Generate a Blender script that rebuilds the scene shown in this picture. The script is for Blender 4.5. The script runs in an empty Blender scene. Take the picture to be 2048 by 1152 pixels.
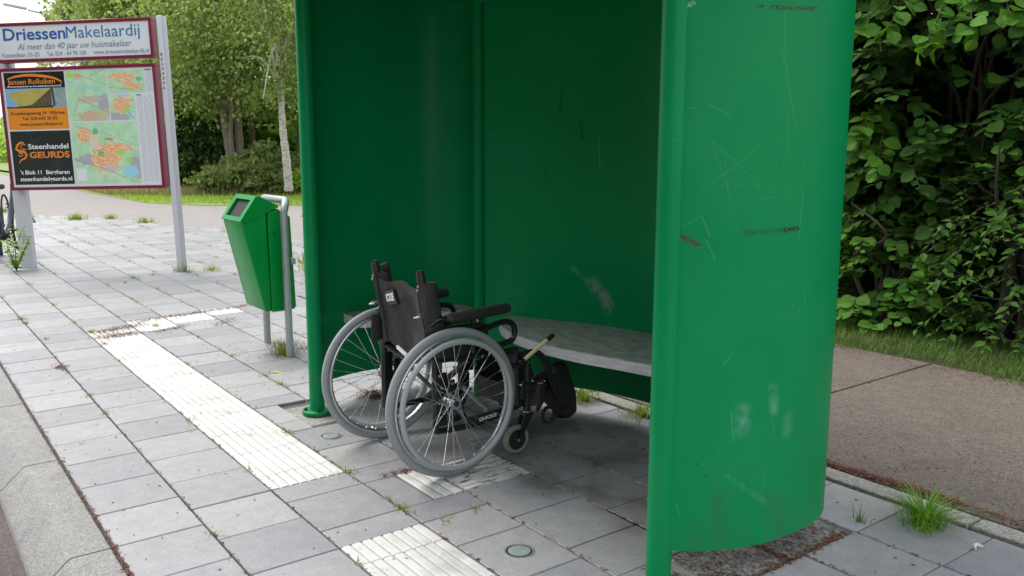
import bpy, bmesh, math, random
import numpy as np
from mathutils import Vector, Matrix
random.seed(7); RNG=np.random.default_rng(7)
S=bpy.context.scene; COL=S.collection
R=math.radians; PI=math.pi

# ------------------------------------------------------------------ helpers
class MB:
    def __init__(s): s.v=[]; s.f=[]; s.m=[]; s.sm=[]
    def add(s,vs,fs,mi=0,sm=False):
        b=len(s.v); s.v+=[tuple(v) for v in vs]
        for f in fs: s.f.append(tuple(i+b for i in f)); s.m.append(mi); s.sm.append(sm)
    def box(s,c,d,rot=None,mi=0,bev=0.0,seg=2,sm=False):
        bm=bmesh.new(); bmesh.ops.create_cube(bm,size=1)
        for v in bm.verts: v.co=Vector((v.co.x*d[0],v.co.y*d[1],v.co.z*d[2]))
        if bev>0: bmesh.ops.bevel(bm,geom=list(bm.edges),offset=bev,segments=seg,affect='EDGES',profile=0.5)
        M=Matrix.Translation(c)
        if rot is not None: M=M@(rot if isinstance(rot,Matrix) else Matrix.Rotation(rot[0],4,'X')@Matrix.Rotation(rot[1],4,'Y')@Matrix.Rotation(rot[2],4,'Z'))
        bm.transform(M); bm.verts.index_update()
        s.add([v.co[:] for v in bm.verts],[[v.index for v in f.verts] for f in bm.faces],mi,sm or bev>0); bm.free()
    def tube(s,pts,r,seg=12,mi=0,cap=True,closed=False,sq=1.0):
        P=[Vector(p) for p in pts]; n=len(P)
        rr=list(r) if isinstance(r,(list,tuple)) else [r]*n
        T=[]
        for i in range(n):
            if closed: t=P[(i+1)%n]-P[i-1]
            else: t=P[min(i+1,n-1)]-P[max(i-1,0)]
            T.append(t.normalized())
        a=Vector((0,0,1)) if abs(T[0].z)<.9 else Vector((1,0,0))
        N=(a-T[0]*a.dot(T[0])).normalized(); vs=[]
        for i in range(n):
            if i: N=(N-T[i]*N.dot(T[i])).normalized()
            B=T[i].cross(N)
            for k in range(seg):
                an=2*PI*k/seg; vs.append(P[i]+(N*math.cos(an)+B*math.sin(an)*sq)*rr[i])
        fs=[]; m=n if closed else n-1
        for i in range(m):
            j=(i+1)%n
            for k in range(seg):
                l=(k+1)%seg; fs.append((i*seg+k,i*seg+l,j*seg+l,j*seg+k))
        s.add(vs,fs,mi,True)
        if cap and not closed:
            b=len(s.v)-n*seg
            s.f.append(tuple(b+k for k in range(seg))[::-1]); s.m.append(mi); s.sm.append(False)
            s.f.append(tuple(b+(n-1)*seg+k for k in range(seg))); s.m.append(mi); s.sm.append(False)
    def ring(s,c,Rr,r,axis='Y',n=64,seg=10,mi=0,sq=1.0):
        vs=[];fs=[]
        for i in range(n):
            a=2*PI*i/n
            for k in range(seg):
                b=2*PI*k/seg; q=Rr+r*math.cos(b); h=r*math.sin(b)*sq
                vs.append((c[0]+q*math.cos(a),c[1]+h,c[2]+q*math.sin(a)) if axis=='Y' else (c[0]+q*math.cos(a),c[1]+q*math.sin(a),c[2]+h))
                fs.append((i*seg+k,i*seg+(k+1)%seg,((i+1)%n)*seg+(k+1)%seg,((i+1)%n)*seg+k))
        s.add(vs,fs,mi,True)
    def cyl(s,a,b,r,seg=16,mi=0,r2=None): s.tube([a,b],[r,r if r2 is None else r2],seg,mi)
    def prism(s,poly,fn,t,mi=0):
        n=len(poly); vs=[fn(p[0],p[1],0) for p in poly]+[fn(p[0],p[1],t) for p in poly]
        fs=[tuple(range(n)),tuple(range(2*n-1,n-1,-1))]+[(i,(i+1)%n,n+(i+1)%n,n+i) for i in range(n)]
        s.add(vs,fs,mi)
    def build(s,name,mats,parent=None,off=(0,0,0),autosm=True,fixn=True):
        me=bpy.data.meshes.new(name)
        me.from_pydata([(v[0]-off[0],v[1]-off[1],v[2]-off[2]) for v in s.v],[],s.f)
        if not isinstance(mats,(list,tuple)): mats=[mats]
        for m in mats: me.materials.append(m)
        me.polygons.foreach_set('material_index',s.m); me.polygons.foreach_set('use_smooth',s.sm)
        if fixn:
            bm=bmesh.new(); bm.from_mesh(me); bmesh.ops.recalc_face_normals(bm,faces=bm.faces); bm.to_mesh(me); bm.free()
        if autosm:
            try: me.set_sharp_from_angle(angle=R(40))
            except Exception: pass
        me.update()
        o=bpy.data.objects.new(name,me); COL.objects.link(o)
        if parent is not None: o.parent=parent
        return o
def tag(o,label=None,cat=None,group=None,kind=None):
    if label: o['label']=label
    if cat: o['category']=cat
    if group: o['group']=group
    if kind: o['kind']=kind
    return o
def empty(name,loc,label,cat,group=None,rz=0):
    o=bpy.data.objects.new(name,None); o.empty_display_size=.1; COL.objects.link(o); o.location=loc; o.rotation_euler=(0,0,rz)
    return tag(o,label,cat,group)
def smooth(pts,n=6,closed=False):
    P=[Vector(p) for p in pts]; out=[]; m=len(P)
    rng=range(m) if closed else range(m-1)
    for i in rng:
        if closed: a,b,c,d=P[i-1],P[i],P[(i+1)%m],P[(i+2)%m]
        else: a,b,c,d=P[max(i-1,0)],P[i],P[i+1],P[min(i+2,m-1)]
        for k in range(n):
            t=k/n; out.append(.5*((2*b)+(c-a)*t+(2*a-5*b+4*c-d)*t*t+(3*b-a-3*c+d)*t**3))
    if not closed: out.append(P[-1])
    return out
def npmesh(name,V,F,mat,tone=None,parent=None,smooth_=False):
    V=np.asarray(V,dtype=np.float32); F=np.asarray(F,dtype=np.int32); k=F.shape[1]; n=len(F)
    me=bpy.data.meshes.new(name); me.vertices.add(len(V)); me.vertices.foreach_set('co',V.ravel())
    me.loops.add(n*k); me.loops.foreach_set('vertex_index',F.ravel())
    me.polygons.add(n); me.polygons.foreach_set('loop_start',np.arange(0,n*k,k,dtype=np.int32))
    try: me.polygons.foreach_set('loop_total',np.full(n,k,dtype=np.int32))
    except Exception: pass
    me.polygons.foreach_set('use_smooth',np.full(n,bool(smooth_),dtype=bool))
    for m in (mat if isinstance(mat,(list,tuple)) else [mat]): me.materials.append(m)
    if tone is not None:
        a=me.attributes.new('tone','FLOAT','FACE'); a.data.foreach_set('value',np.asarray(tone,dtype=np.float32))
    me.update(calc_edges=True); me.validate()
    o=bpy.data.objects.new(name,me); COL.objects.link(o)
    if parent is not None: o.parent=parent
    return o

# ------------------------------------------------------------------ materials
class NT:
    def __init__(s,name):
        s.m=bpy.data.materials.new(name); s.m.use_nodes=True; s.t=s.m.node_tree; s.n=s.t.nodes; s.l=s.t.links
        s.b=s.n['Principled BSDF']; s.out=s.n['Material Output']; s._c=None
    def N(s,t,**k):
        n=s.n.new(t)
        for a,b in k.items(): setattr(n,a,b)
        return n
    def L(s,a,b): s.l.new(a,b)
    def co(s):
        if s._c is None: s._c=s.N('ShaderNodeTexCoord').outputs['Object']
        return s._c
    def val(s,x,inp):
        if isinstance(x,(int,float)): inp.default_value=x
        elif isinstance(x,(tuple,list)):
            inp.default_value=tuple(x)+((1,) if len(x)==3 and len(inp.default_value)==4 else ())
        else: s.L(x,inp)
    def noise(s,scale,detail=4,rough=.6,vec=None,stretch=None,dist=0):
        n=s.N('ShaderNodeTexNoise'); n.inputs['Scale'].default_value=scale; n.inputs['Detail'].default_value=detail; n.inputs['Roughness'].default_value=rough; n.inputs['Distortion'].default_value=dist
        v=vec or s.co()
        if stretch:
            mp=s.N('ShaderNodeMapping'); mp.inputs['Scale'].default_value=stretch; s.L(v,mp.inputs[0]); v=mp.outputs[0]
        s.L(v,n.inputs['Vector']); return n.outputs['Fac']
    def ramp(s,x,stops):
        r=s.N('ShaderNodeValToRGB'); e=r.color_ramp.elements
        while len(e)<len(stops): e.new(.5)
        for i,(p,c) in enumerate(stops):
            e[i].position=p; e[i].color=tuple(c)+(1,) if isinstance(c,(tuple,list)) else (c,c,c,1)
        s.L(x,r.inputs[0]); return r.outputs[0]
    def mix(s,f,a,b,mode='MIX'):
        n=s.N('ShaderNodeMix',data_type='RGBA',blend_type=mode)
        s.val(f,n.inputs[0]); s.val(a,n.inputs[6]); s.val(b,n.inputs[7]); return n.outputs[2]
    def math(s,op,a,b=None,c=None,clamp=False):
        n=s.N('ShaderNodeMath',operation=op,use_clamp=clamp); s.val(a,n.inputs[0])
        if b is not None: s.val(b,n.inputs[1])
        if c is not None: s.val(c,n.inputs[2])
        return n.outputs[0]
    def smooth(s,x,lo,hi,inv=False):
        n=s.N('ShaderNodeMapRange',interpolation_type='SMOOTHSTEP'); s.val(x,n.inputs[0]); n.inputs[1].default_value=lo; n.inputs[2].default_value=hi
        n.inputs[3].default_value=1. if inv else 0.; n.inputs[4].default_value=0. if inv else 1.; return n.outputs[0]
    def attr(s,name):
        n=s.N('ShaderNodeAttribute'); n.attribute_name=name; return n.outputs['Fac']
    def bump(s,h,strength=.3,dist=.01):
        n=s.N('ShaderNodeBump'); n.inputs['Strength'].default_value=strength; n.inputs['Distance'].default_value=dist
        s.L(h,n.inputs['Height']); s.L(n.outputs[0],s.b.inputs['Normal'])
    def set(s,color=None,rough=None,metal=None,spec=None):
        if color is not None: s.val(color,s.b.inputs['Base Color'])
        if rough is not None: s.val(rough,s.b.inputs['Roughness'])
        if metal is not None: s.val(metal,s.b.inputs['Metallic'])
        if spec is not None: s.b.inputs['Specular IOR Level'].default_value=spec
        return s.m
def plain(name,c,rough=.5,metal=0,spec=.5,var=.15,scale=20,bump=0):
    t=NT(name); n=t.noise(scale,5)
    lo=tuple(x*(1-var) for x in c); hi=tuple(min(1,x*(1+var)) for x in c)
    t.set(t.mix(n,lo,hi),t.math('MULTIPLY_ADD',n,.2,rough-.1,clamp=True),metal,spec)
    if bump: t.bump(n,bump,.002)
    return t.m
def segmask(t,u,w,A,B,half,nz=None,thr=.5):
    # mask of a scratch from A to B in the (u,w) surface plane, half-width in metres
    ax,ay=A; bx,by=B; dx,dy=bx-ax,by-ay; L2=dx*dx+dy*dy+1e-9
    px=t.math('SUBTRACT',u,ax); py=t.math('SUBTRACT',w,ay)
    tt=t.math('DIVIDE',t.math('ADD',t.math('MULTIPLY',px,dx),t.math('MULTIPLY',py,dy)),L2,clamp=True)
    ex=t.math('SUBTRACT',px,t.math('MULTIPLY',tt,dx)); ey=t.math('SUBTRACT',py,t.math('MULTIPLY',tt,dy))
    d=t.math('SQRT',t.math('ADD',t.math('MULTIPLY',ex,ex),t.math('MULTIPLY',ey,ey)))
    m=t.smooth(d,half*.3,half,True)
    if thr<0: return t.math('MULTIPLY',t.smooth(d,0,half*1.5,True),t.smooth(nz,.30,.72))
    if nz is not None: m=t.math('MULTIPLY',m,t.smooth(nz,thr-.06,thr+.06))
    return m
GREEN=(.0005,.24,.078)
def green_paint(name,marks=(),base=GREEN,rough=.3):
    t=NT(name); co=t.co(); sep=t.N('ShaderNodeSeparateXYZ'); t.L(co,sep.inputs[0]); X,Y,Z=sep.outputs
    n=t.noise(2.2,6,.65); f=t.noise(60,3)
    c=t.mix(n,tuple(v*.9 for v in base),tuple(min(1,v*1.1+.002) for v in base))
    # faint hairline scratches
    s1=t.noise(9,4,.7,stretch=(14,14,.9),dist=.4); s2=t.noise(7,4,.7,stretch=(1.2,1.2,16),dist=.6)
    area=t.smooth(t.noise(1.7,3),.45,.62)
    sc=t.math('MULTIPLY',t.math('MAXIMUM',t.smooth(s1,.70,.74),t.smooth(s2,.73,.77)),area)
    c=t.mix(t.math('MULTIPLY',sc,.3),c,(.2,.45,.32))
    chips=t.noise(150,2,.5); chipm=t.math('MULTIPLY',t.smooth(chips,.76,.79),t.smooth(t.noise(6,2),.52,.6))
    c=t.mix(t.math('MULTIPLY',chipm,.7),c,(.6,.72,.66))
    nz=t.noise(90,3,.6,stretch=(1,1,2.5)); soft=t.noise(25,4,.7)
    uv={'X':X,'Y':Y}
    for (ax,A,B,half,col,a,use) in marks:
        m=segmask(t,uv[ax],Z,A,B,half,nz if use=='n' else (soft if use=='s' else None),-1 if use=='s' else .47)
        c=t.mix(t.math('MULTIPLY',m,a),c,col)
    # dust and splash dirt low down, faded patches, faint drips
    dn=t.noise(9,5,.75,stretch=(1.4,1.4,.5)); low=t.smooth(Z,.06,.55,True)
    c=t.mix(t.math('MULTIPLY',t.math('MULTIPLY',low,t.smooth(dn,.42,.72)),.26),c,(.075,.085,.05))
    drip=t.noise(30,4,.65,stretch=(1.3,1.3,.05)); c=t.mix(t.math('MULTIPLY',t.math('MULTIPLY',t.smooth(drip,.6,.72),t.smooth(t.noise(1.3,3),.45,.6)),.22),c,(.02,.10,.05))
    fade=t.smooth(t.noise(1.1,4,.6),.5,.75); c=t.mix(t.math('MULTIPLY',fade,.05),c,(.12,.33,.2))
    rust=t.math('MULTIPLY',t.smooth(t.noise(70,3,.6),.70,.73),t.smooth(t.noise(3.1,2),.55,.62)); c=t.mix(t.math('MULTIPLY',rust,.7),c,(.05,.035,.025))
    t.set(c,t.math('MULTIPLY_ADD',n,.2,rough-.04,clamp=True),0,.13); t.bump(f,.05,.001)
    return t.m
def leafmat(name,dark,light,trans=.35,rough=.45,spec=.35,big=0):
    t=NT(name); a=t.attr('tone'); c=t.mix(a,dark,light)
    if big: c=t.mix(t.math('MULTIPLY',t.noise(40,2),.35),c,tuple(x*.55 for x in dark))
    t.set(c,rough,0,spec)
    tr=t.N('ShaderNodeBsdfTranslucent'); mx=t.N('ShaderNodeMixShader'); mx.inputs[0].default_value=trans
    c2=t.mix(.5,c,(light[0]*1.5,light[1]*1.45,light[2]*.6)); t.L(c2,tr.inputs[0])
    t.L(t.b.outputs[0],mx.inputs[1]); t.L(tr.outputs[0],mx.inputs[2]); t.L(mx.outputs[0],t.out.inputs[0])
    return t.m
def mk_concrete(name,c1,c2,speck=.0,stain=None,tone=False,rough=.75,aggr=0,stamt=.6,contrast=0):
    t=NT(name); n=t.noise(3.1,6,.65); f=t.noise(70,4,.7); m=t.noise(14,4)
    c=t.mix(n,c1,c2)
    if tone:
        a=t.attr('tone'); c=t.mix(1,c,t.ramp(a,[(0,(.80,.80,.82)),(.5,(.95,.95,.955)),(1,(1.08,1.07,1.05))]),'MULTIPLY')
    c=t.mix(1,c,t.ramp(f,[(.3,.86),(.7,1.1)]),'MULTIPLY'); c=t.mix(.5,c,t.ramp(m,[(.3,.8),(.65,1.12)]),'MULTIPLY')
    if speck: 
        v=t.N('ShaderNodeTexVoronoi'); v.inputs['Scale'].default_value=speck; t.L(t.co(),v.inputs['Vector'])
        c=t.mix(.9 if contrast else .65,c,t.mix(1,c,t.ramp(v.outputs['Color'],[(0,.2 if contrast else .4),(.45,.9),(1,1.75)]),'MULTIPLY'))
        t.bump(v.outputs['Distance'],.5,.003)
    else: t.bump(f,.25,.002)
    if stain: c=t.mix(t.math('MULTIPLY',t.smooth(t.noise(1.9,5,.7),.56,.72),stamt),c,stain)
    if tone:
        c=t.mix(t.math('MULTIPLY',t.smooth(t.noise(.9,5,.7),.5,.7),.28),c,(.22,.19,.17))
        sp=t.N('ShaderNodeTexVoronoi'); sp.inputs['Scale'].default_value=9; t.L(t.co(),sp.inputs['Vector']); c=t.mix(t.math('MULTIPLY',t.smooth(sp.outputs['Distance'],.02,.06,True),.45),c,(.12,.115,.11))
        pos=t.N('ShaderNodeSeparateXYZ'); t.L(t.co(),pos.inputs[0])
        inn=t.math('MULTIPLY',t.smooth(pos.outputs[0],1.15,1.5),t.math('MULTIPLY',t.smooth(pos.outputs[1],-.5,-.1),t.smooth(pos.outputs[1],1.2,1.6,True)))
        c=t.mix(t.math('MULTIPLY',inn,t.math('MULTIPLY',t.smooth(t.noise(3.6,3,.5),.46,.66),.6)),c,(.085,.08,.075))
        c=t.mix(t.math('MULTIPLY',t.smooth(t.noise(6,6,.75,dist=1),.63,.70),.35),c,(.5,.5,.51))
    t.set(c,rough,0,.4); return t.m

M={}
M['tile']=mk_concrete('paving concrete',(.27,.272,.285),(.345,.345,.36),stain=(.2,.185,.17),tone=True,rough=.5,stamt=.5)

M['joint']=mk_concrete('joint sand and moss',(.05,.045,.035),(.13,.12,.09),stain=(.05,.07,.02))
def white_tile():
    t=NT('white ribbed paving'); n=t.noise(45,5,.7,stretch=(1,.5,1)); w=t.noise(5,4)
    worn=t.math('MULTIPLY',t.smooth(n,.60,.66),t.smooth(w,.42,.6))
    sp=t.N('ShaderNodeSeparateXYZ'); t.L(t.co(),sp.inputs[0]); gro=t.smooth(sp.outputs[2],-.0028,.0012,True)
    c=t.mix(t.noise(12,4),(.53,.525,.515),(.66,.655,.64)); c=t.mix(t.math('MULTIPLY',gro,t.math('MULTIPLY_ADD',w,.8,.25,clamp=True)),c,(.27,.26,.24)); c=t.mix(worn,c,(.25,.24,.22)); c=t.mix(t.math('MULTIPLY',t.smooth(t.noise(3.4,6,.75),.46,.66),.5),c,(.30,.285,.26))
    t.set(c,.6,0,.4); t.bump(n,.15,.002); return t.m
def worn_tile():
    t=NT('worn white ribbed paving'); n=t.noise(50,4,.7,stretch=(.3,1.9,1),dist=.5)
    worn=t.smooth(n,.54,.58)
    c=t.mix(worn,(.55,.54,.51),(.09,.09,.09)); t.set(c,.65,0,.4); return t.m
M['white']=white_tile(); M['worn']=worn_tile()
M['kerb']=mk_concrete('kerb concrete',(.19,.187,.185),(.29,.286,.28),speck=260,rough=.8)
M['edging']=mk_concrete('edging pebble concrete',(.20,.195,.18),(.33,.32,.3),speck=160,rough=.85)
M['pebble']=mk_concrete('washed pebble slab',(.11,.105,.10),(.26,.255,.25),speck=95,rough=.8,contrast=1)
M['road']=mk_concrete('road asphalt brown',(.05,.04,.038),(.13,.105,.1),speck=170,rough=.85)
M["path"]=mk_concrete("old concrete path",(.09,.074,.062),(.145,.122,.104),speck=150,stain=(.055,.038,.026),rough=.8)
M['asphalt']=mk_concrete('bike path asphalt',(.21,.19,.185),(.30,.28,.275),speck=200,rough=.8)
M['soil']=mk_concrete('earth under grass',(.025,.025,.012),(.05,.048,.022),rough=.95)
M['turf']=mk_concrete('turf ground',(.14,.2,.04),(.26,.32,.08),stain=(.2,.17,.09),rough=.95)
M['litter']=leafmat('dry litter',(.05,.022,.013),(.24,.11,.075),trans=.05,rough=.85,spec=.1)
M['grass']=leafmat('grass blades',(.12,.25,.02),(.34,.5,.08),trans=.45,spec=.15)
M['grass_near']=leafmat('fresh grass blades',(.035,.13,.012),(.16,.36,.04),trans=.35)
M['tuft']=leafmat('tuft blades',(.07,.19,.015),(.24,.46,.06),trans=.4)
M['scrub']=leafmat('scrub leaf',(.08,.13,.04),(.32,.40,.16),trans=.4,spec=.15)
M['verge']=leafmat('verge grass blades',(.035,.085,.012),(.13,.23,.035),trans=.25)
M['weed']=leafmat('yellow green weeds',(.1,.16,.02),(.3,.38,.06),trans=.35)
M['drygrass']=leafmat('dry grass',(.17,.16,.06),(.42,.36,.2),trans=.25)
M['hazel']=leafmat('hazel leaf',(.012,.042,.007),(.065,.165,.022),trans=.25,rough=.62,spec=.15,big=1)
M['hazelyoung']=leafmat('young hazel leaf',(.025,.085,.010),(.11,.27,.03),trans=.3,rough=.6,spec=.18,big=1)
M['dark_leaf']=leafmat('dark bush leaf',(.02,.055,.012),(.07,.16,.03),trans=.25)
M['light_leaf']=leafmat('bright bush leaf',(.11,.24,.025),(.32,.52,.08),trans=.5)
M['willow']=leafmat('willow leaf',(.095,.155,.045),(.39,.50,.19),trans=.45,spec=.25)
M['birch']=leafmat('birch leaf',(.12,.22,.04),(.42,.58,.15),trans=.48,spec=.3)
M['pale']=leafmat('pale poplar leaf',(.2,.25,.14),(.42,.5,.3),trans=.5)
M['bark']=plain('brown bark',(.2,.165,.12),.9,var=.5,scale=14,bump=.6)
M['twig']=plain('dark twig',(.05,.04,.03),.9,var=.4,scale=14)
def birch_bark():
    t=NT('birch bark'); n=t.noise(9,4,.7,stretch=(1,1,7)); c=t.ramp(n,[(.40,(.2,.17,.14)),(.48,(.55,.51,.45)),(.7,(.72,.68,.62))])
    t.set(c,.8); return t.m
M['birchbark']=birch_bark()
import random as _r
_r.seed(3)
fine=[]
for _ in range(16):
    x0=_r.uniform(.05,.45); z0=_r.uniform(.25,1.6); fine.append(('X',(x0,z0),(x0+_r.gauss(0,.025),z0+_r.gauss(0,.06)),.0011,(.25,.5,.38),_r.uniform(.15,.4),''))
mk=fine+[('X',(.266,1.668),(.43,1.676),.010,(.05,.04,.03),.85,'n'),('X',(.225,1.668),(.24,1.67),.006,(.04,.04,.03),.9,'n'),
 ('X',(.225,1.061),(.40,1.066),.012,(.02,.06,.045),.6,'n'),('X',(.35,1.064),(.405,1.067),.009,(.03,.025,.02),.9,'n'),
 ('X',(.0,1.087),(.06,1.06),.006,(.05,.03,.025),.8,'n'),('X',(.06,1.06),(.105,1.028),.011,(.10,.035,.03),.85,'n'),
 ('X',(.02,1.14),(.045,1.11),.02,(.04,.10,.06),.5,'s'),
 ('X',(.125,1.315),(.26,1.185),.0016,(.2,.42,.3),.17,''),('X',(.13,1.20),(.25,1.30),.0016,(.2,.42,.3),.17,''),('X',(.125,1.315),(.18,1.15),.0014,(.2,.42,.3),.15,''),
 ('X',(.135,1.195),(.22,1.19),.0012,(.2,.42,.3),.15,''),('X',(.16,1.26),(.17,1.17),.0012,(.2,.42,.3),.15,''),
 ('X',(.34,1.40),(.345,1.25),.0013,(.2,.42,.3),.15,''),('X',(.31,1.66),(.32,1.54),.0013,(.25,.48,.36),.3,''),('X',(.43,1.62),(.45,1.56),.012,(.01,.09,.05),.5,'s'),
 ('X',(.25,1.155),(.31,1.16),.0015,(.2,.42,.3),.15,''),('X',(.42,1.18),(.41,1.03),.0012,(.25,.48,.36),.3,''),
 ('X',(.235,.49),(.24,.54),.028,(.18,.42,.33),.5,'s'),('X',(.408,.455),(.41,.5),.024,(.18,.42,.33),.42,'s'),('X',(.345,.535),(.34,.60),.02,(.25,.5,.42),.4,'s'),
 ('X',(.2,.35),(.33,.25),.01,(.15,.4,.3),.3,'s'),('X',(.18,.29),(.2,.14),.03,(.03,.13,.07),.5,'s'),('X',(.39,.25),(.40,.12),.03,(.04,.14,.08),.5,'s'),
 ('X',(.04,1.645),(.075,1.675),.008,(.4,.6,.52),.6,'n'),('X',(.02,1.60),(.03,1.61),.008,(.35,.5,.45),.7,'n')]
M['green_out']=green_paint('scratched green panel paint',mk,rough=.32)
mk=[('Y',(.355,.715),(.24,.62),.016,(.12,.35,.3),.6,'s'),('Y',(.26,.65),(.185,.56),.035,(.3,.35,.42),.55,'s'),('Y',(.2,.60),(.175,.54),.03,(.38,.3,.42),.5,'s'),
 ('Y',(.42,1.55),(.425,1.44),.008,(.01,.04,.025),.7,'n'),('Y',(.33,1.42),(.32,1.33),.008,(.01,.04,.025),.7,'n'),('Y',(.24,1.34),(.235,1.2),.006,(.15,.4,.3),.3,''),('Y',(.5,1.2),(.46,1.12),.014,(.01,.05,.03),.5,'s'),
 ('Y',(.76,1.27),(.6,1.26),.08,(.02,.24,.13),.4,'s')]
M['green_in']=green_paint('green back panel paint',mk,rough=.28)
M['green']=green_paint('green post paint',rough=.27)
M['bin_green']=green_paint('green bin plastic',base=(.002,.245,.045),rough=.25)
M['galv']=plain('galvanised steel',(.36,.38,.41),.42,.6,var=.3,scale=35)
M['hole']=plain('dark inside',(.012,.014,.013),.8)
M['ink']=plain('black lettering',(.02,.02,.025),.5)
M['frame_red']=plain('dark red sign frame',(.21,.012,.045),.35,var=.06)
M['post_white']=plain('pale sign post',(.62,.62,.67),.4,var=.04)
M['board']=plain('white sign sheet',(.78,.80,.84),.3,var=.03,scale=3)
M['blue_b']=plain('strong blue lettering',(.02,.11,.40),.4); M['blue_l']=plain('blue lettering',(.035,.20,.42),.4)
M['grey_l']=plain('grey lettering',(.2,.25,.33),.4); M['orange']=plain('orange print',(.85,.28,.02),.4,var=.03)
M['orange_t']=plain('orange lettering',(.8,.25,.035),.4,var=.03); M['white_t']=plain('white lettering',(.85,.85,.85),.4,var=.02)
def adblack():
    t=NT('black advert sheet'); n=t.noise(7,6,.75); t.set(t.mix(t.smooth(n,.52,.75),(.014,.017,.022),(.07,.095,.07)),.25); return t.m
M['adblack']=adblack()
M['skyblue']=plain('print sky blue',(.25,.45,.75),.4,var=.3,scale=6); M['yellow']=plain('print awning yellow',(.5,.42,.11),.4,var=.3,scale=12)
M['photo_dark']=plain('print dark green',(.04,.05,.035),.4,var=.8,scale=40); M['photo_grey']=plain('print grey glass',(.3,.38,.38),.4,var=.7,scale=25)
M['brown']=plain('print brown',(.12,.09,.045),.4,var=.8,scale=40)
def fabric_mat():
    t=NT('black nylon fabric'); n=t.noise(7,5,.6,dist=1.2,stretch=(1,1,.6)); f=t.noise(260,2); d=t.noise(13,5,.7)
    c=t.mix(n,(.028,.025,.029),(.062,.056,.06)); c=t.mix(t.math('MULTIPLY',t.smooth(d,.5,.7),.5),c,(.095,.08,.075)); t.set(c,.68,0,.4)
    t.bump(t.math('ADD',t.math('MULTIPLY',n,1.),t.math('MULTIPLY',f,.03)),.9,.02); return t.m
# wheelchair
M['fabric']=fabric_mat(); M['blackmetal']=plain('black painted tube',(.012,.012,.013),.3,var=.2)
M['blackplastic']=plain('black plastic',(.018,.018,.02),.42,var=.3); M['pad']=plain('black foam pad',(.022,.021,.022),.6,var=.3)
M['tyre']=plain('grey rubber tyre',(.27,.29,.305),.6,var=.12,scale=60,bump=.2); M['pushrim']=plain('grey coated push rim',(.36,.375,.39),.38,var=.06)
M['chrome']=plain('chrome',(.72,.74,.76),.2,1,var=.1); M['rim']=plain('aluminium rim',(.6,.62,.65),.3,.9,var=.15)
M['caster_t']=plain('cream caster rubber',(.25,.245,.215),.6,var=.3,scale=30); M['yellow_p']=plain('pale yellow plastic',(.66,.62,.33),.5,var=.1)
def bench_mat(name,a,b,d,st):
    t=NT(name); n=t.noise(11,6,.7,stretch=st); k=t.noise(16,5,.7,stretch=st,dist=.3)
    c=t.mix(t.smooth(n,.35,.65),a,b); c=t.mix(t.smooth(k,.66,.7),c,d); t.set(c,.7); t.bump(n,.4,.003); return t.m
M['bench']=bench_mat('weathered bench board',(.22,.235,.215),(.38,.39,.365),(.07,.07,.06),(3,1,1))
M['bench_edge']=bench_mat('fibrous bench edge',(.5,.49,.51),(.66,.65,.66),(.2,.19,.19),(1,1,7))
M['glasslamp']=plain('frosted glass',(.26,.30,.29),.25,var=.25,scale=30); M['lampring']=plain('worn metal ring',(.30,.30,.29),.45,.5,var=.4,scale=50)
M['whitestone']=plain('cracked shell white',(.7,.66,.62),.6,var=.3)
M['bike']=plain('dark blue grey frame paint',(.05,.065,.09),.35,var=.1); M['rubber']=plain('black rubber',(.02,.02,.022),.7)
M['palelamp']=plain('pale lamp metal',(.6,.62,.64),.4,.3)

# ------------------------------------------------------------------ camera, world, sun
cam=bpy.data.cameras.new('camera'); co=bpy.data.objects.new('camera',cam); COL.objects.link(co); S.camera=co
rr=Vector((0.80430877,-0.59420561,-0.00266555)); uu=Vector((0.0992915,0.12997416,0.98653328)); ww=Vector((0.58585715,0.79374203,-0.16353893))
CAM=Vector((-.52143,-2.31295,1.30012))
m=Matrix((( rr.x,uu.x,-ww.x,CAM.x),(rr.y,uu.y,-ww.y,CAM.y),(rr.z,uu.z,-ww.z,CAM.z),(0,0,0,1))); co.matrix_world=m
cam.lens=1722.18/2048*36; cam.sensor_width=36; cam.clip_end=500; cam.clip_start=.05
S.render.resolution_x=1024; S.render.resolution_y=576
W=bpy.data.worlds.new('World'); S.world=W; W.use_nodes=True; nt=W.node_tree
SUN_EL=R(54); SUN_AZ=R(-20)   # azimuth measured from +y towards +x
sky=nt.nodes.new('ShaderNodeTexSky'); sky.sky_type='NISHITA'; sky.sun_disc=False; sky.sun_elevation=SUN_EL; sky.sun_rotation=SUN_AZ; sky.dust_density=4; sky.air_density=1.0
mx=nt.nodes.new('ShaderNodeMix'); mx.data_type='RGBA'; mx.inputs[0].default_value=.75; mx.inputs[7].default_value=(9.6,9.9,10.4,1)
bg=nt.nodes['Background']; nt.links.new(sky.outputs[0],mx.inputs[6]); nt.links.new(mx.outputs[2],bg.inputs[0]); bg.inputs[1].default_value=.10
sd=bpy.data.lights.new('sun','SUN'); sd.energy=2.5; sd.angle=R(38); sd.color=(1,.96,.9); so=bpy.data.objects.new('sun',sd); COL.objects.link(so)
d=Vector((math.sin(SUN_AZ)*math.cos(SUN_EL),math.cos(SUN_AZ)*math.cos(SUN_EL),math.sin(SUN_EL))); so.rotation_euler=d.to_track_quat('Z','Y').to_euler()
S.view_settings.view_transform='Standard'; S.view_settings.look='None'; S.view_settings.gamma=1; S.view_settings.exposure=.72
S.render.engine='CYCLES'

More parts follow.
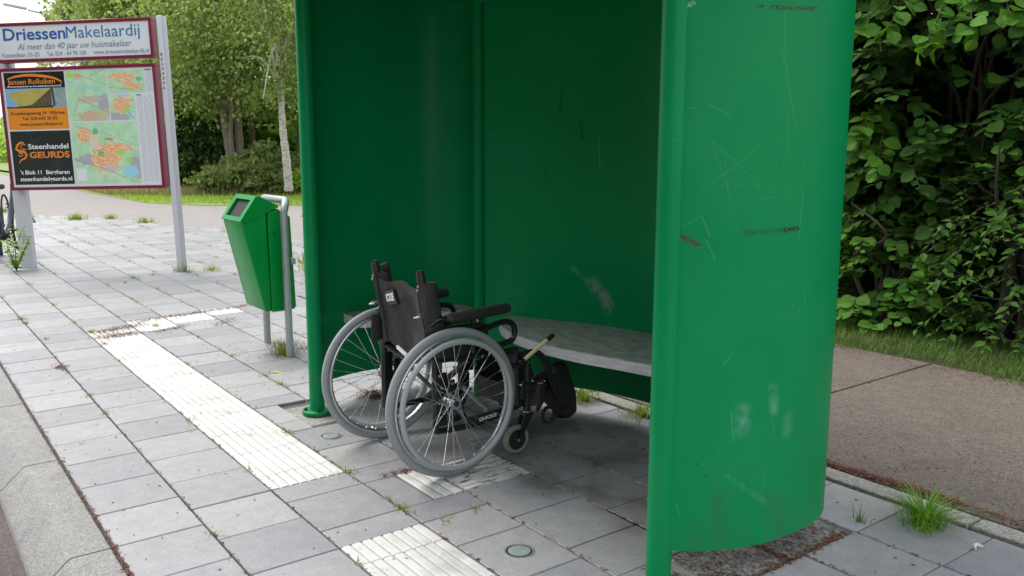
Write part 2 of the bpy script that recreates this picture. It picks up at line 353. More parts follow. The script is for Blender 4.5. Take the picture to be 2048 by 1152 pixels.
# ------------------------------------------------------------------ ground
def poly_sheet(name,poly,z,mat,sub=None):
    bm=bmesh.new(); vs=[bm.verts.new((x,y,z)) for x,y in poly]; f=bm.faces.new(vs); bmesh.ops.recalc_face_normals(bm,faces=[f])
    if f.normal.z<0: bmesh.ops.reverse_faces(bm,faces=[f])
    bmesh.ops.triangulate(bm,faces=bm.faces)
    me=bpy.data.meshes.new(name); bm.to_mesh(me); bm.free(); me.materials.append(mat)
    o=bpy.data.objects.new(name,me); COL.objects.link(o); return tag(o,kind='structure')
poly_sheet('ground',[(-80,-40),(90,-40),(90,140),(-80,140)],-.14,M['turf'])
poly_sheet('road',[(-7,-12),(-.236,-12),(-.236,30),(-1.5,60),(-9,60)],-.116,M['road'])
PAV=[(0,-4),(2.4,-4),(2.4,4.6),(2.75,5.4),(3.42,7.0),(4.25,9.0),(3.74,11.3),(2.82,15.1),(1.5,17.0),(0,18)]
poly_sheet('pavement_bed',PAV,-.016,M['joint'])
CYC=[(2.5,-8),(4.5,-8),(4.5,4),(5.0,9),(5.74,12.4),(6.0,13.0),(12,12.2),(30,9),(30,11.5),(12,14.6),(7.2,15.95),(5.4,17.2),(4.6,19),(4.46,25.8),(4.6,60),(-1,60),(-.3,18.2),(0,17.8),(1.5,16.8),(2.82,14.9),(3.7,11.3),(4.2,9.0),(3.4,7.0),(2.75,5.4),(2.5,4.8)]
poly_sheet('cycle_path',CYC,-.012,M['asphalt'])
NP=MB()
ys=[-8,-4.1,.235,4.6]
for a,b in zip(ys,ys[1:]): NP.box((3.51,(a+b)/2,-.03),(1.97,b-a-.012,.06),bev=.004,seg=1)
tag(NP.build('concrete_path',M['path']),kind='structure')
# grass soil on the right, under the hedge, and beyond the cycle path
poly_sheet('verge_soil',[(4.5,-8),(14,-8),(14,11.9),(5.7,12.35),(5.0,9),(4.5,4)],-.004,M['soil'])
poly_sheet('lawn',[(7.2,15.95),(12,14.6),(30,11.5),(60,9),(60,90),(4.7,90),(4.46,25.8),(4.6,19),(5.4,17.2)],-.004,M['turf'])
def inside(x,y,P):
    c=False; n=len(P)
    for i in range(n):
        x1,y1=P[i]; x2,y2=P[i-1]
        if (y1>y)!=(y2>y) and x<(x2-x1)*(y-y1)/(y2-y1)+x1: c=not c
    return c
# paving slabs: every slab modelled, one pavement
TV=[];TF=[];TT=[]
def slab(x0,x1,y0,y1,dz=0,tone=None,g=.0036):
    x0+=g;x1-=g;y0+=g*.6;y1-=g*.6; b=.0025
    tx=random.uniform(-.0025,.0025); ty=random.uniform(-.0025,.0025); z0=random.uniform(-.0012,.0012)+dz; cx=(x0+x1)/2; cy=(y0+y1)/2
    i=len(TV)
    for ins,z in ((0,-.03),(0,-b),(b,0)):
        for x,y in ((x0+ins,y0+ins),(x1-ins,y0+ins),(x1-ins,y1-ins),(x0+ins,y1-ins)): TV.append((x,y,z+z0+tx*(x-cx)+ty*(y-cy)))
    for L in (0,4):
        for k in range(4): TF.append((i+L+k,i+L+(k+1)%4,i+L+4+(k+1)%4,i+L+4+k))
    TF.append((i+8,i+9,i+10,i+11)); t=random.random() if tone is None else tone; TT.extend([t]*9)
WT=MB(); WW=MB()
def ribbed(mb,x0,x1,y0,y1,along='y',n=8):
    x0+=.003;x1-=.003;y0+=.002;y1-=.002
    N=n*8; vs=[];fs=[]
    for i in range(N+1):
        t=i/N; h=.0022 if 1<=i%8<=6 and 0<i<N else -.0022
        if along=='y':
            x=x0+(x1-x0)*t; vs+=[(x,y0,-.03),(x,y0,h),(x,y1,h),(x,y1,-.03)]
        else:
            y=y0+(y1-y0)*t; vs+=[(x0,y,-.03),(x0,y,h),(x1,y,h),(x1,y,-.03)]
        if i:
            b=4*i
            for k in range(3): fs.append((b-4+k,b+k,b+k+1,b-3+k))
    fs+= [(0,1,2,3),(4*N,4*N+3,4*N+2,4*N+1)]
    mb.add(vs,fs)
SU=.298
def U(k): return [0,.293,.592,.905,1.185,1.497,1.768,2.05,2.38,2.68,2.98,3.28,3.58,3.88,4.18,4.48][k]
def joints(k):
    if k==2: return [('w',.0-.3*i-.3,.0-.3*i) for i in range(12)]+[('w',0,.15),('g',.15,.3),('g',.3,.6),('g',.6,.75),('w',.75,.9)]+[('w',.9+.3*i,1.2+.3*i) for i in range(10)]+[('w',3.9,4.26),('g',4.26,4.5)]+[('g',4.5+.3*i,4.8+.3*i) for i in range(46)]
    if k==3: return [('g',-.07-.3*(i+1),-.07-.3*i) for i in range(12)]+[('g',-.07,.15),('g',.15,.3),('h',.3,.6),('g',.6,.75),('g',.75,1.05),('g',1.05,1.35),('g',1.35,1.5)]+[('g',1.5,1.8),('g',1.8,1.95)]+[('g',1.95+.3*i,2.25+.3*i) for i in range(7)]+[('w',4.05,4.2),('w',4.2,4.5)]+[('g',4.5+.3*i,4.8+.3*i) for i in range(46)]
    if k in (4,5):
        o=0 if k==4 else .15
        L=[]
        for i in range(-14,60):
            a=o+.3*i; b=a+.3
            if k==4 and abs(a-.3)<.01: L.append(('x',a,b)); continue
            if 4.1<a<4.45: L.append(('w',a,b)); continue
            if -1.1<(a+b)/2<-.31: continue
            L.append(('g',a,b))
        return L+([('g',-.53,-.3),('p',-.785,-.53),('g',-1.05,-.785)] if k==4 else [('g',-.53,-.15),('p',-.785,-.53),('g',-1.05,-.785)])
    if k==6: return [('g',-1.085-.3*(i+1),-1.085-.3*i) for i in range(10)]+[('g',-1.085,-.785),('p',-.785,-.53),('g',-.53,-.3)]+[('g',-.3+.3*i,.3*i) for i in range(60)]
    if k==7: return [('g',-.79+.3*i,-.49+.3*i) for i in range(-10,60)]
    o=.15*(k%2)
    return [('g',o+.3*i,o+.3*i+.3) for i in range(-14,60)]
CONC=(1.03,1.255,1.42,1.75)
def shear(x,y): return x
for k in range(15):
    for ty,a,b in joints(k):
        x0,x1=U(k),U(k+1); cx=(x0+x1)/2; cy=(a+b)/2
        if cy<-4: continue
        if not inside(cx,cy,PAV) and not(inside(x0+.02,cy,PAV) and inside(x1-.02,cy,PAV)):
            if not (cy>4.7 and inside(x0+.05,cy,PAV)): continue
        if ty=='p':
            if k==4: slab(x0,1.395,a,b)
            continue
        if ty=='w': ribbed(WT,x0,x1,a,b)
        elif ty=='x': ribbed(WW,x0,x1,a,b,'x')
        elif ty=='h': slab(x0,1.045,a,b); ribbed(WT,1.048,x1,a,b,n=3)
        else:
            if k in (3,4) and 1.4<cy<1.8:   # slabs cut round the concrete footing
                if k==3: slab(x0,1.03,a,b)
                elif 1.255<x1: slab(1.262,x1,a,b)
                continue
            slab(x0,x1,a,b)
# right of shelter, in front of and beyond the raised panel: small filler pieces
for q in [(U(4),1.40,-.76,-.55),(U(4),1.40,-.80,-.765)]: pass
o=npmesh('pavement',TV,TF,M['tile'],TT); tag(o,kind='structure')
tag(WT.build('tactile_paving',M['white']),kind='structure'); tag(WW.build('worn_tactile_paving',M['worn']),kind='structure')
PB=MB()
PB2=MB(); PB2.box((1.55,-.6575,-.019),(.295,.25,.036),bev=.005,seg=1); PB2.box((1.872,-.6575,-.020),(.335,.25,.036),bev=.005,seg=1)
tag(PB2.build('washed_pebble_slabs',M['pebble']),kind='structure')
PB.box((1.145,1.585,-.030),(.225,.33,.03),bev=.004,seg=1)
tag(PB.build('post_footing',M['edging']),kind='structure')
K=MB(); y=-4.4
while y<30:
    L=1.0; a,b=y+.004,y+L-.004
    prof=[(-.006,-.15),(-.006,-.006),(-.012,.0),(-.125,-.0),(-.14,-.006),(-.225,-.085),(-.235,-.1),(-.236,-.16)]
    n=len(prof); K.add([(x,a,z) for x,z in prof]+[(x,b,z) for x,z in prof],[(i,(i+1)%n,n+(i+1)%n,n+i) for i in range(n)]+[tuple(range(n)),tuple(range(2*n-1,n-1,-1))]); y+=L
tag(K.build('kerb',M['kerb']),kind='structure')
K=MB(); y=-6
while y<4.6: K.box((2.45,y+.5,-.05),(.092,.992,.11),bev=.004,seg=1); y+=1
tag(K.build('edging_kerb',M['edging']),kind='structure')

# ------------------------------------------------------------------ litter and grass
def scatter_flakes(name,regions,mat,smin=.003,smax=.0085):
    V=[];F=[];T=[]
    for (fn,n,hz) in regions:
        for _ in range(n):
            x,y=fn(); s=random.uniform(smin,smax); a=random.uniform(0,2*PI); e=random.uniform(.3,.7); tz=random.uniform(-.5,.5); tw=random.uniform(-.5,.5); z=random.uniform(.001,hz)
            i=len(V); c,sn=math.cos(a),math.sin(a)
            for u,v in ((-1,0),(0,-e),(1,0),(0,e)): V.append((x+s*(u*c-v*sn),y+s*(u*sn+v*c),z+abs(s*(u*tz+v*tw))))
            F.append((i,i+1,i+2,i+3)); T.append(random.random())
    o=npmesh(name,V,F,mat,T); return tag(o,kind='stuff')
ru=random.uniform; rg=random.gauss
def band(x0,y0,x1,y1,w):
    def f():
        t=random.random(); return x0+(x1-x0)*t+rg(0,w),y0+(y1-y0)*t+rg(0,w)
    return f
regs=[(band(-.002,-1,-.002,1,.006),500,.006),(band(-.002,1,-.002,6,.007),600,.006)]
for k in range(1,8):
    regs.append((band(U(k),-1.5,U(k),6,.004),420,.002))
regs+=[(band(.63,4.0,.88,4.05,.04),520,.010),(band(.65,4.22,1.0,4.32,.045),600,.01),(lambda:(ru(.61,.9),ru(3.95,4.27)),260,.006),(band(.95,4.45,1.9,4.62,.035),1100,.01),(band(1.0,4.0,1.25,4.1,.03),250,.006),(band(1.4,3.95,1.6,4.15,.04),200,.006),
 (band(1.42,2.75,1.62,3.15,.06),900,.012),(band(1.6,2.9,1.9,2.7,.05),350,.01),(lambda:(rg(1.49,.05),rg(1.64,.04)),900,.03),
 (band(2.53,-.15,2.56,-.9,.016),1700,.010),(band(2.56,-.9,2.53,-3,.018),1300,.010),(band(2.62,-.2,3.2,-1.5,.25),260,.004),(lambda:(ru(2.6,4.4),ru(-2,2)),420,.003),
 (band(1.4,-.53,2.0,-.53,.02),100,.004),(band(1.42,-.782,1.72,-.785,.007),200,.003),(band(1.72,-.785,2.03,-.775,.008),230,.003),(band(1.3,-.76,1.45,-.72,.02),250,.004),(band(1.702,-.78,1.702,-.55,.008),200,.005),(band(1.3,-.55,1.35,-.75,.015),200,.006),(lambda:(ru(1.4,2.0),ru(-.78,-.55)),350,.002),
 (band(1.0,.62,1.15,.60,.01),120,.01),(band(.9,2.9,2.3,1.8,.4),250,.003),(lambda:(ru(0,2.3),ru(-1,6)),500,.002),(band(2.0,.9,2.2,1.3,.08),200,.006),(lambda:(rg(.28,.02),rg(3.3,.06)),160,.004),
 (band(2.55,4.5,3.3,6.8,.08),900,.01),(band(4.35,-2,4.4,1.5,.06),900,.008)]
scatter_flakes('leaf_litter',regs,M['litter'])
def blades(pts,hmin,hmax,w=.0022,lean=.5,segs=3,spread=None):
    """pts: list of (x,y,z[,dirx,diry]) roots; returns V,F"""
    V=[];F=[]
    for p in pts:
        h=ru(hmin,hmax); a=ru(0,2*PI) if len(p)<4 else p[3]+rg(0,.35); l=ru(.15,1)*lean; i=len(V); bx,by=math.cos(a),math.sin(a); px,py=-by,bx; ww_=w*ru(.7,1.4)
        for s in range(segs+1):
            t=s/segs; r=h*l*t*t*1.1; z=h*t*(1-.35*l*t); wd=ww_*(1-t*.95)
            x=p[0]+bx*r; y=p[1]+by*r
            V.append((x-px*wd,y-py*wd,p[2]+z)); V.append((x+px*wd,y+py*wd,p[2]+z))
            if s: F.append((i+2*s-2,i+2*s-1,i+2*s+1,i+2*s))
    return V,F,segs
def grass_obj(name,pts,mat,hmin,hmax,w=.0022,lean=.5,segs=3,parent=None,**k):
    V,F,s=blades(pts,hmin,hmax,w,lean,segs); T=np.repeat(RNG.random(len(pts)),s)
    o=npmesh(name,V,F,mat,T,parent); return o
def clump(cx,cy,n,r,z=0): 
    L=[]
    for _ in range(n):
        a=ru(0,2*PI); q=abs(rg(0,r)); L.append((cx+q*math.cos(a),cy+q*math.sin(a),z,a))
    return L
# verge grass (right), far lawn
pts=[(ru(4.38,5.3)+.0,ru(-2.5,3.5),-.004) for _ in range(30000)]
pts=[p for p in pts if p[0]>4.46+.05*math.sin(p[1]*5)+rg(0,.03)]
tag(grass_obj('verge_grass',pts,M['verge'],.03,.085,.0017,1.0),kind='stuff')
pts=[]
while len(pts)<26000:
    x=ru(4.5,13); y=ru(15,27)
    if x<4.6+max(0,(19-y))*.75: continue
    if y<15.95+(7.2-x)*.3 and x>7.2: continue
    pts.append((x,y,-.004))
tag(grass_obj('lawn_grass',pts[:16000],M['grass'],.05,.13,.010,.9,2),kind='stuff')
pts2=[(x,y,z) for x,y,z in pts if x+y*.55>17.2]+[(ru(5.0,11.5),ru(20.5,25.5),0) for _ in range(7000)]
tag(grass_obj('dry_grass_edge',[p for p in pts2 if p[0]*.58+p[1]*.8>20.6],M['drygrass'],.08,.32,.010,.8,2),kind='stuff')
pts=[]
while len(pts)<9000:
    x=ru(5.0,9.5); y=ru(9.5,13.2)
    if x<5.74+(12.4-y)*-.18 or y>13.0-(x-6)*.13+.0: continue
    if x<5.05: continue
    pts.append((x,y,-.004))
tag(grass_obj('island_grass',pts,M['grass'],.04,.1,.008,.8,2),kind='stuff')
# weeds growing in the joints
WP=[]
spots=[(U(1),2.55,20),(U(1),2.15,12),(U(2),1.0,10),(U(2),-.2,60),(U(2),.02,8),(U(3),.74,40),(U(3),.3,30),(U(3),1.35,25),(U(3),2.9,15),(U(3),.4,10),(.98,.13,14),(1.12,.13,16),(U(4),2.15,30),(U(4),2.95,14),(U(4),2.4,10),
 (.62,4.25,60),(1.05,4.2,50),(U(2),4.7,16),(U(2),5.6,20),(U(1),5.1,60),(U(1),4.9,50),(.62,3.8,35),(U(3),5.9,20),(1.35,6.5,25),(1.7,6.9,30),(U(2),7.0,25),(U(3),7.6,25),(.33,4.2,20)]
for x,y,n in spots: WP+=clump(x,y,n,.022)
for k in range(1,14):
    for _ in range(46):
        y=ru(-.5,16)
        if inside(U(k),y,PAV) and (y>5 or random.random()<.22): WP+=clump(U(k),y,random.choice((3,6,12,18 if y>6 else 6)),.02+.003*max(0,y-6))
tag(grass_obj('joint_weeds',WP,M['weed'],.008,.035,.0022,1.3,2),kind='stuff')
WP=[]
for cx,cy,n,r in [(1.0,15.9,200,.12),(1.7,15.9,260,.1),(2.4,14.9,200,.12),(.9,17.5,300,.15),(1.5,17.9,260,.15),(3.2,13.4,120,.1),(3.85,10.7,120,.1),(4.1,9.9,90,.08),(2.9,14.6,100,.1),(3.5,8.5,60,.08)]: WP+=clump(cx,cy,n,r)
for _ in range(1200):
    t=random.random(); WP+=clump(3.42+(2.55-3.42)*t+rg(.05,.05),7.0-2.4*t,2,.03)
tag(grass_obj('path_edge_weeds',WP,M['weed'],.03,.16,.006,.9,2),kind='stuff')
# single tufts
def tuft(name,cx,cy,n,r,h0,h1,label,mat='grass_near',w=.003,lean=1.0,group=None):
    pts=clump(0,0,n,r); o=grass_obj(name,pts,M[mat],h0,h1,w,lean,4); o.location=(cx,cy,0); return tag(o,label,'grass tuft',group)
tuft('grass_tuft',2.30,-.90,260,.04,.06,.155,'large bright green grass tuft growing beside the pebbled edging strip',w=.0032,lean=1.5,mat='tuft')
tuft('grass_tuft',2.135,-.755,26,.014,.03,.09,'thin small grass sprig in the slab joint left of the large tuft',w=.0016,lean=.8)
tuft('grass_tuft',2.33,.93,140,.04,.03,.09,'bushy short grass clump seen under the back panel behind the footplate','weed',.003)
tuft('grass_tuft',2.37,.55,130,.05,.03,.08,'low grass clump under the back panel nearest the right front post','weed',.003)
tuft('grass_tuft',2.50,1.02,160,.05,.03,.07,'flat grass patch behind the shelter beyond the edging strip','weed',.003)
tuft('grass_tuft',1.46,2.80,120,.05,.05,.16,'grass clump between the two bin post feet','weed',.0025,1.1)
tuft('grass_tuft',2.02,6.98,130,.07,.04,.13,'grass around the foot of the right sign post','weed',.003,1.1)
tuft('grass_tuft',2.28,6.85,90,.07,.03,.1,'sparse grass just right of the right sign post','weed',.003,1.1)

# ------------------------------------------------------------------ bus shelter
T0=(1.2,.48,0)
sh=empty('bus_shelter',T0,'green painted steel bus shelter with curved side and back panels and a bench','bus shelter')
def spart(mb,name,mat,parent=None): return mb.build(name,mat,parent or sh,T0)
def post(x,y,r,flange,ztop=2.25):
    b=MB(); b.tube([(x,y,.0),(x,y,ztop)],r,24); o=spart(b,'post',M['green'])
    if flange:
        f=MB(); f.tube([(x,y,-.012),(x,y,.004),(x,y,.006)],[.074,.074,.07],32)
        for k in range(4):
            a=PI/4+k*PI/2+.5; f.tube([(x+.056*math.cos(a),y+.056*math.sin(a),.0),(x+.056*math.cos(a),y+.056*math.sin(a),.016)],.009,6,1)
        f.build('base_flange',[M['green'],M['hole']],o,T0)
    return o
post(1.150,1.585,.037,True); post(1.262,-.632,.038,False); post(1.948,1.322,.031,False,2.02); post(2.0,-.40,.031,False,2.02)
def panel(pts,z0,z1,mat,th=.012,name='side_panel',rnd=.0):
    C=smooth([(p[0],p[1],0) for p in pts],10); n=len(C); b=MB(); vs=[];fs=[]
    for i,c in enumerate(C):
        t=(C[min(i+1,n-1)]-C[max(i-1,0)]).normalized(); nn=Vector((-t.y,t.x,0))*th/2
        lift=0
        vs+=[(c+nn).to_tuple()[:2]+(z0,),(c+nn).to_tuple()[:2]+(z1,),(c-nn).to_tuple()[:2]+(z1,),(c-nn).to_tuple()[:2]+(z0,)]
        if i:
            q=4*i
            for k in range(4): fs.append((q-4+k,q-4+(k+1)%4,q+(k+1)%4,q+k))
    fs+=[(0,1,2,3),(4*n-1,4*n-2,4*n-3,4*n-4)]
    b.add(vs,fs,0,True); return spart(b,name,mat)
RIGHT=[(1.262,-.657),(1.30,-.692),(1.40,-.755),(1.54,-.798),(1.72,-.805),(1.86,-.775),(1.965,-.70),(2.02,-.59),(2.03,-.48),(2.005,-.37)]
LEFT=[(1.165,1.618),(1.29,1.68),(1.42,1.715),(1.56,1.725),(1.74,1.72),(1.88,1.68),(1.98,1.59),(2.01,1.47),(1.963,1.335)]
BACK=[(1.963,1.31),(2.04,1.10),(2.14,.90),(2.23,.70),(2.285,.46),(2.285,.2),(2.22,-.02),(2.12,-.22),(2.0,-.37)]
panel(RIGHT,.12,2.10,M['green_out']); panel(LEFT,.12,2.10,M['green']); panel(BACK,.12,2.10,M['green_in'],name='back_panel')
# roof: follows the plan; unseen front overhang widened to darken the interior
rp=[(.55,-.80),(1.3,-.95),(1.6,-.97),(1.9,-.93),(2.12,-.78),(2.2,-.55),(2.36,-.1),(2.42,.35),(2.38,.85),(2.22,1.25),(2.16,1.62),(2.0,1.82),(1.7,1.9),(1.3,1.88),(.5,1.75),(.45,.5)]
b=MB(); b.prism(rp,lambda x,y,h:(x,y,2.03+h+.10*(2.0-x)),.10); spart(b,'roof',M['green'])
b=MB(); b.tube([(1.150,1.585,2.06),(1.262,-.632,2.06)],.03,12); spart(b,'front_beam',M['green'])
# ring rail hugging the back just under the roof
b=MB(); b.tube([Vector((p.x-.02,p.y,2.005)) for p in smooth([(p[0],p[1],0) for p in BACK],6)],.016,8); spart(b,'top_rail',M['green'])
def bench(poly,label,nm='bench_seat'):
    b=MB(); n=len(poly); z1,z0=.45,.40
    b.add([(x,y,z1) for x,y in poly]+[(x,y,z1-.006) for x,y in poly]+[(x,y,z0) for x,y in poly],[tuple(range(n)),tuple(range(3*n-1,2*n-1,-1))]+[(i,(i+1)%n,n+(i+1)%n,n+i) for i in range(n)])
    o=b.build(nm,M['bench'],sh,T0,fixn=False); o['label']=label
    e=MB(); e.add([(x,y,z1-.006) for x,y in poly]+[(x,y,z0) for x,y in poly],[(i,(i+1)%n,n+(i+1)%n,n+i) for i in range(n)])
    e.build('bench_edge',M['bench_edge'],o,T0)
    return o
def cr(pts,n=6): return [(p.x,p.y) for p in smooth([(a,b_,0) for a,b_ in pts],n)]
back=cr([(2.015,1.14),(2.13,.90),(2.222,.70),(2.275,.46),(2.275,.2),(2.21,-.02),(2.11,-.22),(2.03,-.34)])
front=cr([(1.93,-.32),(1.90,-.1),(1.845,.15),(1.79,.35),(1.765,.55),(1.78,.78),(1.83,.95),(1.90,1.08)])
bench((back+front)[::-1],'long grey bench board along the back panel')
bl=cr([(1.36,1.70),(1.56,1.714),(1.74,1.708),(1.87,1.672),(1.96,1.585),(1.99,1.47),(1.955,1.375)]); fl=cr([(1.90,1.38),(1.84,1.43),(1.70,1.47),(1.55,1.475),(1.37,1.52)])
bench((bl+fl)[::-1],'shorter grey bench board along the far side panel')
b=MB()
for x,y in ((2.1,.75),(2.15,.15),(2.02,-.2)): b=MB(); b.box((x,y,.385),(.3,.03,.03)); spart(b,'bench_bracket',M['green'])
b=MB(); b.tube([Vector((p.x-.055,p.y,.37)) for p in smooth([(p[0],p[1],0) for p in BACK[1:-1]],5)],.02,8); spart(b,'bench_rail',M['green'])
ax=Vector(ww); sh.rotation_mode='QUATERNION'
from mathutils import Quaternion
sh.rotation_quaternion=Quaternion((ww.x,ww.y,0),R(.25))
# recessed ground lights
for x,y,lb in ((1.04,1.19,'round recessed ground light in the slab beside the left front post'),(1.05,-.22,'round recessed ground light nearest the camera, in front of the wheelchair')):
    kk=1.0
    g=empty('ground_light',(x,y,0),lb,'ground light','recessed lights in front of the shelter')
    b=MB(); b.ring((0,0,.0),.047,.0045,'Z',40,8,sq=.7); b.build('trim_ring',M['lampring'],g)
    b=MB(); b.tube([(0,0,-.005),(0,0,.0015)],.0445,32); b.build('dark_gap',M['hole'],g)  # near-black disc showing between ring and lens
    b=MB(); b.tube([(0,0,-.004),(0,0,.003),(0,0,.0042)],[.037,.037,.033],32); b.build('glass_lens',M['glasslamp'],g)

# ------------------------------------------------------------------ litter bin
bn=empty('litter_bin',(1.49,2.96,0),'green plastic litter bin with slanted hood on a galvanised tube frame','litter bin')
BO=(1.49,2.96,0)
def prof_y(poly,y0,y1,bev,name,mat,parent,seg=3):
    bm=bmesh.new(); a=[bm.verts.new((x,y0,z)) for x,z in poly]; c=[bm.verts.new((x,y1,z)) for x,z in poly]; n=len(poly)
    bm.faces.new(a); bm.faces.new(c[::-1])
    for i in range(n): bm.faces.new((a[i],c[i],c[(i+1)%n],a[(i+1)%n]))
    bmesh.ops.recalc_face_normals(bm,faces=bm.faces)
    bmesh.ops.bevel(bm,geom=list(bm.edges),offset=bev,segments=seg,affect='EDGES',profile=.5)
    for f in bm.faces: f.smooth=True
    bmesh.ops.translate(bm,verts=bm.verts,vec=(-BO[0],-BO[1],0))
    me=bpy.data.meshes.new(name); bm.to_mesh(me); bm.free(); me.materials.append(mat)
    try: me.set_sharp_from_angle(angle=R(50))
    except Exception: pass
    o=bpy.data.objects.new(name,me); COL.objects.link(o); o.parent=parent; return o
Y0,Y1=2.775,3.125
# body front tapers; rear shell; hood with opening
prof_y([(1.232,.84),(1.365,.985),(1.385,.885),(1.39,.29),(1.352,.292)],Y0+.004,Y1-.004,.008,'front_door',M['bin_green'],bn)
prof_y([(1.392,.90),(1.455,.925),(1.50,.885),(1.505,.285),(1.392,.285)],Y0,Y1,.010,'bin_body',M['bin_green'],bn)
prof_y([(1.508,.885),(1.53,.87),(1.545,.31),(1.535,.292),(1.508,.292)],Y0-.012,Y1+.012,.008,'back_plate',M['bin_green'],bn)
# hood: frame round the opening on the slanted face
hd=MB()
P0=Vector((1.224,0,.852)); P1=Vector((1.328,0,1.0)); n_=Vector((-(P1-P0).z,0,(P1-P0).x)).normalized()
def HP(t,y,o=0): q=P0+(P1-P0)*t+n_*o; return (q.x,y,q.z)
def bar(t0,t1,y0,y1,th=.012):
    vs=[HP(t0,y0,-th),HP(t1,y0,-th),HP(t1,y1,-th),HP(t0,y1,-th),HP(t0,y0,.004),HP(t1,y0,.004),HP(t1,y1,.004),HP(t0,y1,.004)]
    hd.add(vs,[(0,1,2,3),(4,5,6,7),(0,1,5,4),(1,2,6,5),(2,3,7,6),(3,0,4,7)])
bar(0,.16,Y0,Y1); bar(.84,1.0,Y0,Y1); bar(.16,.84,Y0,Y0+.05); bar(.16,.84,Y1-.05,Y1)
def cap(ya,yb):
    poly=[(1.224,.852),(1.328,1.0),(1.343,1.0),(1.46,.937),(1.39,.90),(1.25,.845)]
    hd.add([(x,ya,z) for x,z in poly]+[(x,yb,z) for x,z in poly],[tuple(range(6)),tuple(range(11,5,-1))]+[(i,(i+1)%6,6+(i+1)%6,6+i) for i in range(6)])
cap(Y0-.001,Y0+.014); cap(Y1-.014,Y1+.001)
hd.add([(1.343,Y0,1.002),(1.462,Y0,.938),(1.462,Y1,.938),(1.343,Y1,1.002),(1.328,Y0,1.0),(1.328,Y1,1.0),(1.455,Y0,.925),(1.455,Y1,.925)],[(0,1,2,3),(4,0,3,5),(1,6,7,2)])
hd.build('hood',M['bin_green'],bn,BO)
ho=MB(); ho.add([HP(.14,Y0+.045,-.013),HP(.86,Y0+.045,-.013),HP(.86,Y1-.045,-.013),HP(.14,Y1-.045,-.013)],[(0,1,2,3)]); ho.build('opening',M['hole'],bn,BO)
lk=MB(); lk.tube([(1.425,Y0-.006,.775),(1.425,Y0+.004,.775)],.014,16); lk.tube([(1.425,Y0-.009,.775),(1.425,Y0-.006,.775)],.006,10,1); lk.build('lock',[M['bin_green'],M['hole']],bn,BO)
hp=MB(); hp.tube([(1.474,2.725,-.02),(1.474,2.725,.9)]+[ (1.474+.008*k,2.725+.07-.07*math.cos(k*PI/10),.9+.07*math.sin(k*PI/10)) for k in range(1,6)]+[(1.51,3.125,.97)]+[(1.512,3.125+.07*math.sin(k*PI/10),.9+.07*math.cos(k*PI/10)) for k in range(1,6)]+[(1.507,3.195,-.02)],.0225,20)
hp.build('tube_frame',M['galv'],bn,BO)
for y_ in (2.75,3.165): cl=MB(); cl.box((1.515,y_,.6),(.03,.09,.04),bev=.004); cl.build('clamp',M['galv'],bn,BO)
# ------------------------------------------------------------------ lettering
def lettering(txt,w,h,mat,parent,place,name='lettering',bold=0.0,slant=0.0,space=1.0):
    """flat letters w wide and h cap-height; place(x,z) -> point in parent space"""
    cu=bpy.data.curves.new('t','FONT'); cu.body=txt; cu.size=1; cu.offset=bold; cu.space_character=space; cu.shear=slant; cu.resolution_u=3
    ob=bpy.data.objects.new('t',cu); COL.objects.link(ob); bpy.context.view_layer.update()
    me=bpy.data.meshes.new_from_object(ob.evaluated_get(bpy.context.evaluated_depsgraph_get()))
    bpy.data.objects.remove(ob); bpy.data.curves.remove(cu)
    xs=[v.co.x for v in me.vertices]; x0,x1=min(xs),max(xs)
    kx=w/(x1-x0); kz=h/.70
    for v in me.vertices: v.co=Vector(place((v.co.x-x0)*kx,v.co.y*kz))
    me.name=name; me.materials.clear(); me.materials.append(mat)
    o=bpy.data.objects.new(name,me); COL.objects.link(o); o.parent=parent; return o

# ------------------------------------------------------------------ information sign
A0=(.684+.04,8.256-.038,0); sg=empty('information_sign',A0,'white and dark red town information sign with map and adverts on two pale posts','information sign')
sg.rotation_euler=(0,R(-1.1),math.atan2(-1.275,1.353))
SX0,SX1=-.012,1.712; FY=-.075; BYK=.03
b=MB(); b.box((-.02,.085,1.15),(.15,.09,2.4),bev=.02,seg=3); b.build('post',M['post_white'],sg)
b=MB(); b.box((1.787,.0,1.23),(.06,.11,2.66),bev=.012,seg=2); pr=b.build('post',M['post_white'],sg)
def board(name,z0,z1):
    b=MB(); fw=.032
    b.box(((SX0+SX1)/2,(FY+BYK)/2+.006,(z0+z1)/2),(SX1-SX0-.02,BYK-FY-.014,z1-z0-.02)); root=b.build(name,M['board'],sg)
    f=MB()
    for c,d in ((((SX0+SX1)/2,(FY+BYK)/2,z1-fw/2),(SX1-SX0,BYK-FY,fw)),(((SX0+SX1)/2,(FY+BYK)/2,z0+fw/2),(SX1-SX0,BYK-FY,fw)),((SX0+fw/2,(FY+BYK)/2,(z0+z1)/2),(fw,BYK-FY-.002,z1-z0-2*fw+.004)),((SX1-fw/2,(FY+BYK)/2,(z0+z1)/2),(fw,BYK-FY-.002,z1-z0-2*fw+.004))):
        f.box(c,d,bev=.004,seg=1)
    f.build('frame',M['frame_red'],root); return root
tb=board('header_board',2.150,2.545); mbd=board('map_board',.842,2.095)
ZF=FY+.0115
def tf(f): return f*9.7/(f*9.7+(1-f)*8.75)
def sx(f): return SX0+(SX1-SX0)*tf(f)
def onb(x0,z0,dy=-.001): return lambda x,z:(x0+x,ZF+dy,z0+z)
def head(px0,px1): return sx((px0+24)/913),sx((px1+24)/913)
a,c=head(25,370); lettering('Driessen',c-a,.118,M['blue_b'],tb,onb(a,2.372),bold=.016,space=1.0)
a,c=head(374,812); lettering('Makelaardij',c-a,.118,M['blue_l'],tb,onb(a,2.372))
